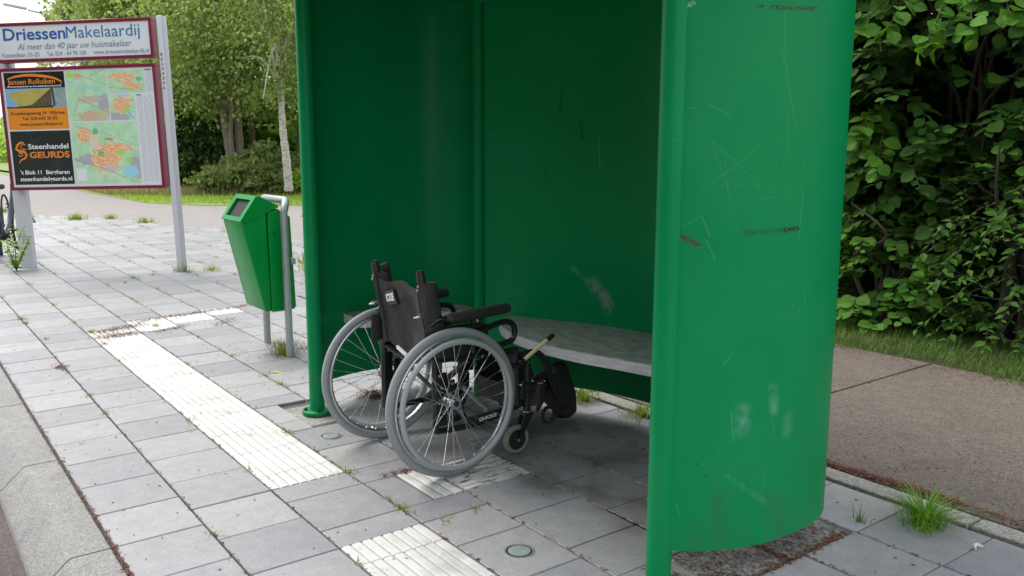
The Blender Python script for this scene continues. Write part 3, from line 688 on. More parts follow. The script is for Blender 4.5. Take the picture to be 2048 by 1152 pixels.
a,c=head(95,755); lettering('Al meer dan 40 jaar uw huismakelaar',c-a,.064,M['grey_l'],tb,onb(a,2.273),slant=.25)
for x0,x1,t in ((10,213,'Kasteellaan 23-25'),(253,480,'Tel. 024 - 64 90 100'),(523,857,'www.driessenmakelaardij.nl')):
    a,c=head(x0,x1); lettering(t,c-a,.041,M['grey_l'],tb,onb(a,2.205),bold=.006)
# map board content, (f across, b down)
def MP(f,b_): return sx(.022+f*.955),2.063-b_*(2.063-.874)
def rect(name,f0,b0,f1,b1,mat,dy,parent=mbd):
    x0,z0=MP(f0,b0); x1,z1=MP(f1,b1); m=MB(); m.add([(0,0,z1-z0),(x1-x0,0,z1-z0),(x1-x0,0,0),(0,0,0)],[(0,1,2,3)])
    o=m.build(name,mat,parent); o.location=(x0,ZF+dy,z0); 
    return o,x1-x0,z0-z1
def flat(name,pts,mat,dy,parent=mbd):
    m=MB(); P=[MP(*p) for p in pts]; m.add([(x,ZF+dy,z) for x,z in P],[tuple(range(len(P)))]); return m.build(name,mat,parent)
def strip(name,pts,w,mat,dy,parent=mbd,taper=False):
    P=[Vector((MP(*p)[0],0,MP(*p)[1])) for p in pts]; m=MB(); n=len(P); vs=[]
    for i,p in enumerate(P):
        t=(P[min(i+1,n-1)]-P[max(i-1,0)]).normalized(); q=Vector((-t.z,0,t.x)); ww_=w/2*(math.sin(PI*min(1,.15+.85*i/(n-1))*.95)+.15 if taper else 1)
        for s_ in (1,-1): v=p+q*ww_*s_; vs.append((v.x,ZF+dy,v.z))
    m.add(vs,[(2*i,2*i+1,2*i+3,2*i+2) for i in range(n-1)]); return m.build(name,mat,parent)
AW=.392
rect('advert_header',.008,.012,AW,.148,M['adblack'],-.0012); 
rect('advert_photo',.008,.148,AW,.315,M['skyblue'],-.0012)
rect('advert_panel',.008,.315,AW,.498,M['orange'],-.0012); rect('advert_panel',.008,.512,AW,.978,M['adblack'],-.0012)
flat('awning_picture',[(.02,.19),(.10,.165),(.30,.15),(.17,.285),(.085,.30)],M['yellow'],-.0018)
flat('awning_shade',[(.30,.15),(.295,.30),(.09,.305),(.17,.285)],M['brown'],-.0020)
flat('window_picture',[(.30,.15),(.39,.15),(.39,.312),(.31,.312)],M['photo_grey'],-.0018)
flat('tree_line',[(.008,.300),(.05,.305),(.10,.298),(.20,.303),(.31,.296),(.30,.315),(.008,.315)],M['photo_dark'],-.0022)
flat('window_post',[(.30,.15),(.312,.15),(.318,.30),(.305,.30)],M['photo_dark'],-.0023)
def T(txt,fa,fb,b_,h,mat,**k):
    x0,z=MP(fa,b_); x1,_=MP(fb,b_); lettering(txt,x1-x0,h,mat,mbd,onb(x0,z,-.003),**k)
T('Jansen Rolluiken',.028,.33,.112,.052,M['orange_t'],bold=.015)
strip('orange_swoosh',[(.03,.065),(.08,.045),(.14,.036),(.20,.038),(.27,.05),(.33,.068),(.37,.095),(.372,.12)],.024,M['orange_t'],-.0035,taper=True)
T('ZONWERING & RAAMDECORATIE',.022,.37,.137,.012,M['white_t'],bold=.03)
T('Kruisbergseweg 54  Wijchen',.03,.375,.372,.033,M['ink'],bold=.01); T('Tel: 024-642 30 83',.095,.32,.418,.033,M['ink'],bold=.01); T('www.jansenrolluiken.nl',.075,.35,.466,.033,M['ink'],bold=.01)
T('Steenhandel',.113,.375,.668,.052,M['white_t'],bold=.016); T('GEURDS',.117,.378,.745,.062,M['orange_t'],bold=.03)
strip('logo_swirl',[(.088,.612),(.065,.610),(.045,.635),(.036,.665),(.055,.683),(.085,.69),(.099,.715),(.088,.745),(.06,.762),(.045,.79)],.026,M['orange_t'],-.003,taper=True)
strip('logo_swirl',[(.10,.628),(.08,.625),(.063,.648),(.075,.665),(.10,.672)],.010,M['orange_t'],-.0032)
strip('logo_swirl',[(.045,.72),(.06,.728),(.074,.72),(.07,.705),(.05,.70)],.010,M['orange_t'],-.0032)
T("'t Blok 11  Bergharen",.048,.365,.888,.042,M['white_t'],bold=.018); T('steenhandelgeurds.nl',.042,.378,.946,.042,M['white_t'],bold=.018)
def mapmat(name,blobs,lanes,base=((.42,.72,.46),(.60,.84,.58))):
    t=NT(name); sp=t.N('ShaderNodeSeparateXYZ'); t.L(t.co(),sp.inputs[0]); X,_,Z=sp.outputs
    n=t.noise(7,5,.7); n2=t.noise(22,4,.7); c=t.mix(t.smooth(n,.35,.65),*base)
    sp_=t.noise(48,3,.6); c=t.mix(t.math('MULTIPLY',t.smooth(sp_,.62,.66),.8),c,(.78,.48,.25)); c=t.mix(t.math('MULTIPLY',t.smooth(t.noise(30,3,.7),.63,.68),.5),c,(.3,.6,.3))
    for (x,z,rx,rz,col,street) in blobs:
        dx=t.math('DIVIDE',t.math('SUBTRACT',X,x),rx); dz=t.math('DIVIDE',t.math('SUBTRACT',Z,z),rz)
        d=t.math('SQRT',t.math('ADD',t.math('MULTIPLY',dx,dx),t.math('MULTIPLY',dz,dz))); d=t.math('ADD',d,t.math('MULTIPLY_ADD',n2,2.2,-1.1))
        mk_=t.smooth(d,.88,.98,True); cc=col
        if street:
            v=t.N('ShaderNodeTexVoronoi',feature='DISTANCE_TO_EDGE'); v.inputs['Scale'].default_value=street; t.L(t.co(),v.inputs['Vector'])
            cc=t.mix(t.smooth(v.outputs[0],.03,.16),(.93,.72,.5),col)
        c=t.mix(mk_,c,cc)
    for (P_,Q_,hw,col) in lanes: c=t.mix(segmask(t,X,Z,P_,Q_,hw),c,col)
    t.set(c,.35); return t.m
OR=(.84,.33,.10); GY=(.45,.45,.50); BL=(.38,.68,.86); LG=(.45,.75,.12); DG=(.2,.55,.25); BK=(.12,.14,.1)
def tmap(f0,b0,f1,b1,blobs,lanes,nm='town_map'):
    x0,z0=MP(f0,b0); x1,z1=MP(f1,b1); w,h=x1-x0,z0-z1
    bl=[(x*w,-z*h,rx*w,rz*h,c,s) for x,z,rx,rz,c,s in blobs]; ln=[((p[0]*w,-p[1]*h),(q[0]*w,-q[1]*h),hw,c) for p,q,hw,c in lanes]
    mt=mapmat('printed '+nm,bl,ln); m=MB(); m.add([(0,0,-h),(w,0,-h),(w,0,0),(0,0,0)],[(0,1,2,3)]); o=m.build('town_map',mt,mbd); o.location=(x0,ZF-.0012,z0)
tmap(.402,.012,.672,.435,[(.55,.58,.3,.09,(.6,.52,.4),0),(.9,.72,.16,.25,GY,0),(.55,.93,.35,.14,(.66,.48,.34),0),(.85,.88,.2,.12,(.62,.56,.35),0),(.1,.09,.15,.06,LG,0),(.3,.12,.12,.06,(.7,.5,.35),0)],
 [((0,.2),(.5,.34),.012,BL),((.5,.34),(1,.47),.014,BL),((.25,.07),(1,.3),.0022,BK),((.95,.0),(.6,.12),.0022,BK),((.3,.58),(1,.85),.0022,BK),((.3,.58),(.45,.3),.0018,BK),((.3,.55),(.1,.9),.002,BK)],'region map')
tmap(.682,.02,.935,.205,[(.5,.35,.3,.25,OR,55),(.25,.28,.25,.12,OR,55),(.65,.75,.25,.17,OR,55),(.85,.42,.1,.1,DG,0),(.62,.88,.08,.08,LG,0)],[((0,.75),(.7,.9),.002,BK),((.5,.4),(.95,.95),.006,OR)],'village map')
tmap(.682,.222,.855,.435,[(.3,.95,.6,.28,GY,0),(.45,.42,.33,.35,OR,55),(.75,.25,.25,.1,OR,55),(.62,.62,.14,.1,LG,0),(.6,.03,.25,.06,BL,0)],[((1,.3),(.75,1.),.010,BL),((.2,.2),(1,.55),.002,BK)],'hamlet map')
tmap(.402,.452,.855,.975,[(.22,.6,.18,.1,GY,0),(.95,.75,.14,.2,GY,0),(.5,.58,.24,.27,OR,42),(.2,.2,.13,.13,OR,42),(.72,.42,.2,.08,OR,42),(.35,.3,.07,.14,(.7,.6,.5),60),(.56,.76,.13,.08,GY,60),(.42,.52,.045,.045,DG,0),(.85,.8,.13,.11,BL,0),(.37,.15,.05,.06,DG,0),(.72,.5,.06,.06,LG,0),(.83,.62,.05,.05,LG,0),(.57,.28,.08,.02,(.5,.35,.1),0)],
 [((0,.6),(.5,.78),.0025,BK),((.5,.78),(.9,.98),.0025,BK),((.05,.05),(.5,.18),.002,BK),((.5,.18),(1,.4),.002,BK)],'city map')
rect('map_legend',.412,.845,.48,.955,M['board'],-.002)
def listmat():
    t=NT('printed street index'); n=t.noise(55,2,.6,stretch=(.7,1,3.2)); m=t.noise(9,2,.5,stretch=(1,1,3)); k=t.math('MULTIPLY',t.smooth(n,.42,.58),t.smooth(m,.3,.42))
    t.set(t.mix(t.math('MULTIPLY',k,.55),(.76,.78,.82),(.35,.37,.4)),.35); return t.m
M['list']=listmat()
for f0,f1,b0,b1 in ((.872,.905,.245,.965),(.918,.945,.235,.965),(.955,.982,.225,.965),(.948,.99,.03,.2)): rect('street_index',f0,b0,f1,b1,M['list'],-.0012)
rect('index_heading',.870,.228,.905,.235,M['ink'],-.0014); rect('index_heading',.946,.018,.99,.025,M['ink'],-.0014)
for i,ch in enumerate('BEUN4006'):
    z_=2.165-i*.047; lettering(ch,.022,.030,M['ink'],pr,(lambda z0: (lambda x,z:(1.787-.011+x,-.0562,z0+z)))(z_),bold=.01)

# ------------------------------------------------------------------ creeper by the left post, bicycle, rack, street lamp
def simple_leaf(V,F,T,p,d,n,L,Wd,tone,fold=.25,teeth=False):
    """add a folded pointed leaf: p base, d direction, n normal"""
    d=d.normalized(); n=(n-d*n.dot(d)).normalized(); s=d.cross(n); i=len(V)
    out=[(0,0,0),(.28,.85,fold),(.62,.9,fold),(1,0,-.05),(.62,-.9,fold),(.28,-.85,fold),(.5,0,.0)]
    for a,b_,h in out:
        q=p+d*L*a+s*Wd*.5*b_+n*Wd*.5*h*abs(b_)-n*L*.18*a*a; V.append(q[:])
    F+= [(i,i+1,i+6,i+6)] if False else []
    for f in ((0,1,6),(1,2,6),(2,3,6),(3,4,6),(4,5,6),(5,0,6)): F.append(tuple(i+k for k in f)); T.append(tone)
def rv(): return Vector((rg(0,1),rg(0,1),rg(0,1))).normalized()
def twig_plant(name,loc,stems,h,leafL,mat,label,cat,group=None,spread=.35,leaves=14):
    root=empty(name,loc,label,cat,group); V=[];F=[];T=[]; sm=MB()
    for _ in range(stems):
        a=ru(0,2*PI); L=h*ru(.6,1); tip=Vector((math.cos(a)*spread*L,math.sin(a)*spread*L,L)); P=smooth([(0,0,0),tip*.5+Vector((rg(0,.02),rg(0,.02),.03)),tip],5); sm.tube(P,[.0035*(1-.6*i/len(P)) for i in range(len(P))],5)
        for k in range(leaves):
            t=.15+.85*k/leaves; q=P[min(len(P)-1,int(t*(len(P)-1)))]; d=Vector((rg(0,1),rg(0,1),ru(-.3,.5))); simple_leaf(V,F,T,q,d,Vector((0,0,1))+rv()*.5,leafL*ru(.6,1.1),leafL*ru(.5,.8),random.random())
    npmesh('leaf_cluster',V,F,M[mat],T,root); sm.build('stem',M['twig'],root); return root
twig_plant('creeper_plant',(.62,8.08,0),12,.50,.055,'light_leaf','light green leafy creeper climbing the foot of the left sign post','plant',spread=.45)
twig_plant('wild_plant',(.50,9.2,0),7,.32,.06,'light_leaf','low leafy weed beside the bicycle rack foot','plant',spread=.6)
rk=empty('bicycle_rack',(.66,9.72,0),'dark metal bicycle rack end with looped tube holders behind the left sign post','bicycle rack')
b=MB(); b.box((-.02,0,.1),(.07,.07,.22),bev=.008); b.build('foot',M['bike'],rk)
b=MB(); b.prism([(-.9,.20),(-.05,.20),(.13,.30),(.13,.37),(-.9,.37)],lambda x,z,h:(x,-.05+h,z),.1); b.build('rail',M['bike'],rk)
for x,lean in ((-.02,.0),(.10,.0),(-.3,0),(-.6,0)):
    b=MB(); b.tube(smooth([(x-.05,0,.36),(x-.05,.0,.62),(x-.02,0,.73),(x+.02,0,.62),(x+.02,0,.36)],6),.011,8); b.build('holder_loop',M['bike'],rk)
for x0,z0,x1,z1 in ((.10,.60,.37,.40),(-.03,.24,.16,.10)):
    b=MB(); d=Vector((x1-x0,-.12,z1-z0)); q=Vector((0,.03,.02)); P0_=Vector((x0,0,z0)); b.tube(smooth([P0_+q,P0_+d*.5+q,P0_+d*.95+q*.8,P0_+d,P0_+d*.95-q*.8,P0_+d*.5-q,P0_-q],5),.009,8); b.build('holder_loop',M['bike'],rk)
bk=empty('bicycle',(.68,9.25,0),'dark blue grey city bicycle with thick curved frame tubes at the left picture edge','bicycle')
def bwheel(x):
    o=MB(); o.ring((x,0,.34),.325,.017,'Y',48,8); w=o.build('wheel',M['rubber'],bk)
    o=MB(); o.ring((x,0,.34),.302,.009,'Y',48,6,0); 
    for k in range(16):
        a=2*PI*k/16; o.tube([(x+.02*math.cos(a+1),.02 if k%2 else -.02,.34+.02*math.sin(a+1)),(x+.3*math.cos(a),0,.34+.3*math.sin(a))],.0012,4)
    o.tube([(x,-.04,.34),(x,.04,.34)],.02,10); o.build('rim',M['chrome'],w)
bk.rotation_euler=(0,0,R(246)); bwheel(.53); bwheel(-.56)
b=MB(); b.tube(smooth([(-.36,0,.86),(-.33,0,.74),(-.15,0,.45),(.08,0,.30)],8),.024,12); b.tube(smooth([(-.37,0,.78),(-.3,0,.62),(-.12,0,.38),(.05,0,.26)],8),.02,12); b.tube([(.08,0,.28),(.2,0,.78)],.018,12); b.tube([(.08,0,.28),(.53,.05,.34)],.01,8); b.tube([(.08,0,.28),(.53,-.05,.34)],.01,8); b.tube([(.18,0,.7),(.53,.05,.34)],.009,8); b.tube([(.18,0,.7),(.53,-.05,.34)],.009,8); b.build('frame',M['bike'],bk)
b=MB(); b.tube(smooth([(-.35,0,.72),(-.45,0,.5),(-.56,0,.34)],5),.016,10); b.build('fork',M['bike'],bk)
b=MB(); b.tube(smooth([(-.2,-.28,1.0),(-.33,-.2,1.03),(-.4,0,1.0),(-.33,.2,1.03),(-.2,.28,1.0)],6),.012,8); b.tube([(-.36,0,.85),(-.4,0,1.0)],.014,8); b.build('handlebar',M['rubber'],bk)
b=MB(); b.box((.23,0,.85),(.26,.15,.06),bev=.025,seg=3); b.tube([(.2,0,.76),(.21,0,.83)],.013,8); b.build('saddle',M['rubber'],bk)
b=MB(); b.tube([(.08,-.06,.28),(.08,.06,.28)],.05,14); b.box((.16,-.10,.22),(.09,.06,.02)); b.box((.0,.10,.34),(.09,.06,.02)); b.tube([(.08,-.07,.28),(.16,-.08,.22)],.01,6); b.tube([(.08,.07,.28),(.0,.08,.34)],.01,6); b.build('crank_and_pedals',M['rubber'],bk)
b=MB(); b.tube([Vector((.53+.36*math.cos(a),0,.34+.36*math.sin(a))) for a in [R(x) for x in range(20,190,12)]],.018,6,sq=1.6); b.build('mudguard',M['bike'],bk)
lp=empty('street_lamp',(5.74,34.13,0),'pale slim street lamp with a curved arm against the bright sky above the sign','street lamp')
b=MB(); b.tube(smooth([(0,0,-.1),(.12,0,2.5),(.30,0,4.6),(.24,0,5.5),(.05,0,5.85),(-.6,0,6.08),(-1.1,0,6.18)],8),[.07]*20+[.04]*29,8); b.build('pole',M['palelamp'],lp)
b=MB(); b.box((-1.5,0,6.27),(.75,.2,.10),(0,R(8),0),bev=.04,seg=2); b.build('lamp_head',M['palelamp'],lp)
# yellow leaf and shell on the pavement
def one_leaf(name,loc,L,Wd,mat,label,cat,rz):
    V=[];F=[];T=[]; simple_leaf(V,F,T,Vector((0,0,.002)),Vector((1,0,0)),Vector((0,0,1)),L,Wd,.9,.1); o=npmesh(name,V,F,mat,T); o.location=loc; o.rotation_euler=(0,0,rz); return tag(o,label,cat)
M['yleaf']=leafmat('yellow leaf',(.5,.5,.08),(.6,.62,.14),.2)
one_leaf('fallen_leaf',(1.24,2.42,.004),.06,.04,M['yleaf'],'small yellow green fallen leaf on the slabs left of the bin post','leaf',-.5)
V=[];F=[];T=[]
shl=MB(); shl.tube(smooth([(0,0,.006),(.012,.01,.012),(.028,.008,.012),(.036,-.006,.008)],3),[.004,.007,.009,.010,.010,.009,.007,.006,.005,.003],6,sq=.5)
o=shl.build('paper_scrap',M['whitestone']); o.location=(2.23,-1.105,0); tag(o,'tiny crumpled white scrap lying on a slab joint below the large tuft','litter')

# ------------------------------------------------------------------ wheelchair
wc=empty('wheelchair',(1.237,.745,0),'black self-propelled wheelchair with grey tyres parked in the bus shelter','wheelchair')
def wp(mb,name,mat,parent=None): return mb.build(name,mat,parent or wc)
def drive_wheel(s):
    y0=s*.285; cam_=s*R(1.2)
    w=MB(); w.ring((0,y0,.30),.284,.0165,'Y',96,14); o=wp(w,'drive_wheel',M['tyre'])
    b=MB(); b.ring((0,y0,.30),.262,.0105,'Y',96,8,sq=1.15); b.ring((0,y0,.30),.2685,.006,'Y',96,6,sq=2.0); wp(b,'rim',M['rim'],o)
    b=MB(); b.ring((0,y0+s*.040,.30),.252,.0115,'Y',96,12); wp(b,'push_rim',M['pushrim'],o)
    b=MB()
    for k in range(6):
        a=2*PI*k/6+.3; b.tube([(.262*math.cos(a),y0+s*.005,.30+.262*math.sin(a)),(.254*math.cos(a),y0+s*.034,.30+.254*math.sin(a))],.0035,6)
    wp(b,'rim_spacer',M['chrome'],o)
    b=MB(); n=32
    for k in range(n):
        side=1 if k%2 else -1; a=2*PI*k/n; off=(.95 if (k//2)%2 else -.95); h=.021
        b.tube([(h*math.cos(a+off),y0+side*.026-s*.012,.30+h*math.sin(a+off)),(.255*math.cos(a),y0+side*.003,.30+.255*math.sin(a))],.0011,5)
    wp(b,'spokes',M['chrome'],o)
    b=MB()
    for k in range(n):
        a=2*PI*k/n; b.tube([(.257*math.cos(a),y0,.30+.257*math.sin(a)),(.244*math.cos(a),y0,.30+.244*math.sin(a))],.0022,5)
    wp(b,'spoke_nipples',M['rim'],o)
    b=MB(); b.tube([(0,y0-s*.045,.30),(0,y0-s*.030,.30),(0,y0+s*.008,.30),(0,y0+s*.022,.30)],[.016,.012,.012,.018],20)
    b.tube([(0,y0+s*.012,.30),(0,y0+s*.017,.30)],.026,24); b.tube([(0,y0-s*.042,.30),(0,y0-s*.036,.30)],.028,24); b.tube([(0,y0+s*.022,.30),(0,y0+s*.026,.30)],.011,12,1); wp(b,'hub',[M['chrome'],M['blackplastic']],o)
    return o
drive_wheel(-1); drive_wheel(1)
def by(s): return .166 if s>0 else -.205
def backtube(s): return smooth([(-.088,by(s),.80),(-.073,by(s),.70),(-.045,by(s),.56),(-.038,s*.21,.44),(-.04,s*.212,.30),(-.04,s*.212,.165)],5)
for s in (-1,1):
    f=MB(); Y=s*.212
    f.tube(backtube(s),.0135,14)
    f.tube([(-.05,Y,.462),(.12,Y,.455),(.33,Y,.448)],.0135,14)                       # seat rail
    f.tube(smooth([(-.04,Y,.168),(.10,Y,.162),(.26,Y,.178),(.40,s*.222,.215)],5),.0135,14)            # lower rail
    f.tube([(.36,s*.216,.452),(.362,s*.22,.20)],.014,14)                                       # front upright
    f.box((-.02,s*.225,.30),(.055,.008,.22),bev=.003); f.box((.03,s*.225,.30),(.03,.008,.15),bev=.003)  # axle plate
    f.tube([(-.03,s*.222,.30),(-.0,s*.245,.30)],.014,12)
    wp(f,'side_frame',M['blackmetal'])
    g=MB(); g.tube([(.33,Y,.448),(.362,Y,.446)],.0165,12); wp(g,'frame_plug',M['blackplastic'])
    # push handle
    h=MB(); h.tube([(-.094,by(s),.820),(-.093,by(s),.813),(-.083,by(s),.755)],[.014,.0165,.0165],16)
    hd_=wp(h,'push_handle',M['blackplastic'])
    h=MB(); h.tube([(-.094,by(s),.8215),(-.0945,by(s),.824)],.010,14); wp(h,'handle_bore',M['rubber'],hd_)
    # cone bolts on the back tubes
    h=MB(); bx=-.066; h.tube([(bx-.060,by(s),.643),(bx-.04,by(s),.645),(bx-.028,by(s),.646),(bx-.027,by(s),.646),(bx,by(s),.65)],[.003,.0105,.0105,.006,.006],12); h.tube([(bx-.014,by(s),.648),(bx-.004,by(s),.648)],.013,6); wp(h,'cone_bolt',M['chrome'])
    # arm rest
    a_=MB(); a_.box((.155,s*.238,.633),(.305,.055,.040),(0,R(-2.5),0),bev=.018,seg=4); ar=wp(a_,'arm_rest',M['pad'])
    a_=MB(); a_.tube([(.13,s*.236,.62),(.135,s*.228,.47)],.012,10); a_.box((.06,s*.235,.585),(.22,.012,.022),bev=.003); a_.tube(smooth([(-.06,s*.215,.60),(-.02,s*.225,.628),(.02,s*.235,.618)],5),.0105,10); a_.box((.135,s*.232,.54),(.05,.02,.045),bev=.004); wp(a_,'arm_support',M['blackmetal'],ar)
    a_=MB(); a_.tube([(.012,s*.238,.630),(.0,s*.238,.629)],[.02,.013],12); wp(a_,'pad_cap',M['chrome'] if False else M['blackplastic'],ar)
    a_=MB(); a_.tube(smooth([(.15,s*.236,.552),(.22,s*.236,.572),(.285,s*.236,.582),(.325,s*.236,.568),(.338,s*.236,.535),(.325,s*.236,.502),(.28,s*.236,.490),(.15,s*.236,.482)],6),.0125,12); wp(a_,'side_loop',M['blackmetal'])
    a_=MB(); a_.box((.06,s*.222,.525),(.30,.006,.115),bev=.002); wp(a_,'side_guard',M['blackplastic'])
    # caster
    cy=s*.237
    c_=MB(); c_.ring((.343,cy,.064),.052,.0125,'Y',48,12,sq=1.1); cs=wp(c_,'caster_wheel',M['caster_t'])
    c_=MB(); c_.tube([(.343,cy-.012,.064),(.343,cy+.012,.064)],.043,32); wp(c_,'caster_hub',M['blackplastic'],cs)
    c_=MB(); c_.tube([(.343,cy-.022,.064),(.343,cy+.022,.064)],.007,10); wp(c_,'caster_axle',M['chrome'],cs)
    c_=MB()
    for q in (-1,1): 
        c_.add([(.335,cy+q*.019,.055),(.355,cy+q*.019,.055),(.418,cy+q*.019,.165),(.378,cy+q*.019,.17),(.335,cy+q*.015,.055),(.355,cy+q*.015,.055),(.418,cy+q*.015,.165),(.378,cy+q*.015,.17)],[(0,1,2,3),(4,5,6,7),(0,1,5,4),(1,2,6,5),(2,3,7,6),(3,0,4,7)])
    c_.box((.398,cy,.168),(.045,.044,.014),bev=.003); c_.tube([(.40,cy,.165),(.403,cy,.245)],.017,14); wp(c_,'caster_fork',M['blackmetal'],cs)
    c_=MB(); c_.tube([(.40,cy,.176),(.40,cy,.180)],.019,14); wp(c_,'fork_washer',M['chrome'],cs)
    # hanger
    h=MB(); h.tube([(.403,cy,.19),(.405,cy,.42)],.0125,12); h.tube(smooth([(.37,cy,.415),(.40,cy,.432),(.45,cy,.430),(.49,cy,.40),(.515,cy,.345),(.54,cy,.27),(.575,cy,.19)],6),.0125,12)
    h.tube([(.36,s*.218,.385),(.405,cy,.38)],.009,8); h.box((.404,cy,.285),(.036,.034,.045),bev=.004); h.box((.425,cy,.285),(.03,.02,.06),bev=.003); hg=wp(h,'foot_hanger',M['blackmetal'])
    h=MB()
    for q in ((.362,s*.244,.39),(.36,s*.244,.405),(.40,s*.252,.395),(.365,s*.244,.30),(.42,s*.252,.31)): h.tube([(q[0],q[1]-s*.012,q[2]),q],.0045,8)
    for q in ((-.03,s*.232,.40),(.03,s*.232,.36),(-.02,s*.232,.35),(.03,s*.232,.24),(-.03,s*.232,.23),(.05,s*.222,.42),(.18,s*.228,.45)): h.tube([(q[0],q[1]-s*.01,q[2]),q],.006,8)
    wp(h,'bolt',M['chrome'],hg)
    # brake
    l_=MB(); l_.tube([(.372,s*.262,.415),(.495,s*.262,.483)],.0085,12); br=wp(l_,'brake_lever',M['yellow_p'])
    l_=MB(); l_.tube([(.490,s*.262,.480),(.520,s*.262,.497),(.527,s*.262,.501)],[.0105,.0105,.005],12); wp(l_,'lever_grip',M['blackplastic'],br)
    l_=MB(); l_.tube([(.34,s*.255,.385),(.374,s*.262,.416)],.003,6); l_.box((.335,s*.245,.39),(.05,.02,.02),bev=.003); wp(l_,'lever_link',M['blackmetal'],br)
# seat, cross brace
b=MB(); N_=10; vs=[];fs=[]
for i in range(N_+1):
    y=-.205+.41*i/N_; zz=.452-.028*math.sin(PI*i/N_)
    for x in (-.045,.345): vs+=[(x,y,zz),(x,y,zz-.006)]
for i in range(N_):
    q=4*i; fs+=[(q,q+2,q+6,q+4),(q+1,q+5,q+7,q+3),(q,q+4,q+5,q+1),(q+2,q+3,q+7,q+6)]
b.add(vs,fs,0,True); b.box((.36,0,.415),(.012,.40,.05),bev=.005); wp(b,'seat',M['fabric'])
b=MB(); b.tube([(.12,-.205,.17),(.14,.20,.44)],.0125,12); b.tube([(.155,.205,.17),(.135,-.20,.44)],.0125,12); b.box((.138,0,.305),(.05,.02,.02)); wp(b,'cross_brace',M['blackmetal'])
b=MB(); b.tube([(.09,-.222,.33),(.20,-.222,.215)],.010,10); wp(b,'folding_strut',M['galv']); b=MB(); b.tube([(.09,.222,.33),(.20,.222,.215)],.010,10); wp(b,'folding_strut',M['galv'])
b=MB(); b.tube([(.10,-.216,.178),(.315,-.216,.190)],.019,14); dl=wp(b,'decal_sleeve',M['blackplastic'])
lettering('QUICKIE',.090,.014,M['white_t'],dl,lambda x,z:(.155+x,-.2362,.180+z+x*.06),bold=.02,slant=.2)
# backrest upholstery: sags between the tubes, wraps round them
def sling():
    vs=[];fs=[]; nz,ny=16,22
    tb_=backtube(-1)
    def tx(z):
        for a,c in zip(tb_,tb_[1:]):
            if c.z<=z<=a.z: return a.x+(c.x-a.x)*(a.z-z)/(a.z-c.z)
        return tb_[0].x
    for side in (0,1):
        for i in range(nz+1):
            t=i/nz
            for j in range(ny+1):
                v=j/ny; y=-.195+.352*v; top=.768-.022*math.sin(PI*v)**.6-.012*math.sin(v*9); bot=.485-.075*math.sin(PI*v)**1.3*(1)
                z=top+(bot-top)*t; x=tx(min(.8,z))-.014+(.030)*math.sin(PI*v)*(.4+.6*math.sin(PI*(.25+.5*t)))
                x+=.005*math.sin(v*17+t*6)*math.sin(PI*v)+.006*math.sin((v-t*.6)*11)*math.sin(PI*v)
                vs.append((x+(.010 if side else 0),y,z))
    W_=ny+1; off=(nz+1)*W_
    for i in range(nz):
        for j in range(ny):
            q=i*W_+j; fs.append((q,q+1,q+W_+1,q+W_)); fs.append((off+q,off+q+W_,off+q+W_+1,off+q+1))
    for j in range(ny): fs+=[(j,j+1,off+j+1,off+j),(nz*W_+j,nz*W_+j+1,off+nz*W_+j+1,off+nz*W_+j)]
    b=MB(); b.add(vs,fs,0,True); o=wp(b,'back_rest',M['fabric'],None)
    return o,tx
br_,tx=sling()
for s in (-1,1):
    b=MB(); vs=[];fs=[]; n=14; seg=14
    for i in range(n+1):
        z=.775-.30*i/n; cx=tx(z)+.018
        for k in range(seg):
            a=2*PI*k/seg; wob=1+.05*math.sin(i*1.7+k)
            vs.append((cx+.043*math.cos(a)*wob*(1.0 if i<n else .98),(by(s)-.004)+.0185*math.sin(a)*wob,z+.006*math.cos(a)*0))
    for i in range(n):
        for k in range(seg): fs.append((i*seg+k,i*seg+(k+1)%seg,(i+1)*seg+(k+1)%seg,(i+1)*seg+k))
    fs+=[tuple(range(seg)),tuple(range(n*seg,(n+1)*seg))[::-1]]; b.add(vs,fs,0,True); sv=wp(b,'back_sleeve',M['fabric'])
    b=MB(); b.tube([(tx(.775)-.016,by(s)-s*.017,.775),(tx(.68)-.018,by(s)-s*.017,.68),(tx(.57)-.018,by(s)-s*.017,.57),(tx(.49)-.018,by(s)-s*.017,.49)],.0028,6); wp(b,'piping',M['rubber'],sv)
    e=MB(); q=-1
    # eyelets as small brass rings facing backwards
    E_=MB()
    for z,dy in ((.764,-.006),(.748,.007)):
        x=tx(z)-.0245; vs=[];fs=[]
        for i in range(16):
            a=2*PI*i/16
            for k in range(6):
                c2=2*PI*k/6; q2=.0045+.0016*math.cos(c2); vs.append((x-.002+.002*math.sin(c2),by(s)-.004+dy*.8+q2*math.cos(a),z+q2*math.sin(a))); fs.append((i*6+k,i*6+(k+1)%6,((i+1)%16)*6+(k+1)%6,((i+1)%16)*6+k))
        E_.add(vs,fs,0,True)
    E_.build('eyelet',plain('brass eyelet',(.55,.45,.28),.35,.9),sv)
b=MB(); b.box((-.045,.165,.79),(.04,.012,.05),(R(20),R(-25),0),bev=.005); wp(b,'loose_flap',M['fabric'])
lgx=-.0865
def pl(y,z): 
    v=(y+.195)/.352; return tx(z)-.014+.030*math.sin(PI*v)*.85-.003
b=MB(); qs=[(.112,.700),(.032,.719),(.020,.660),(.100,.640)]
b.add([(pl(.066,z)-.0105,y,z) for y,z in qs]+[(pl(y,z)+.008,y,z) for y,z in qs],[(0,1,2,3),(4,5,6,7),(0,1,5,4),(1,2,6,5),(2,3,7,6),(3,0,4,7)]); lb=wp(b,'label_patch',M['blackplastic'],br_)
def plc(x,z): # x to the viewer's right = -y
    y=.104-x; zz=.658+z+x*.23; return (pl(.066,zz)-.0125,y,zz)
lettering('ICKIE',.072,.030,M['white_t'],lb,plc,bold=.05,slant=.05)
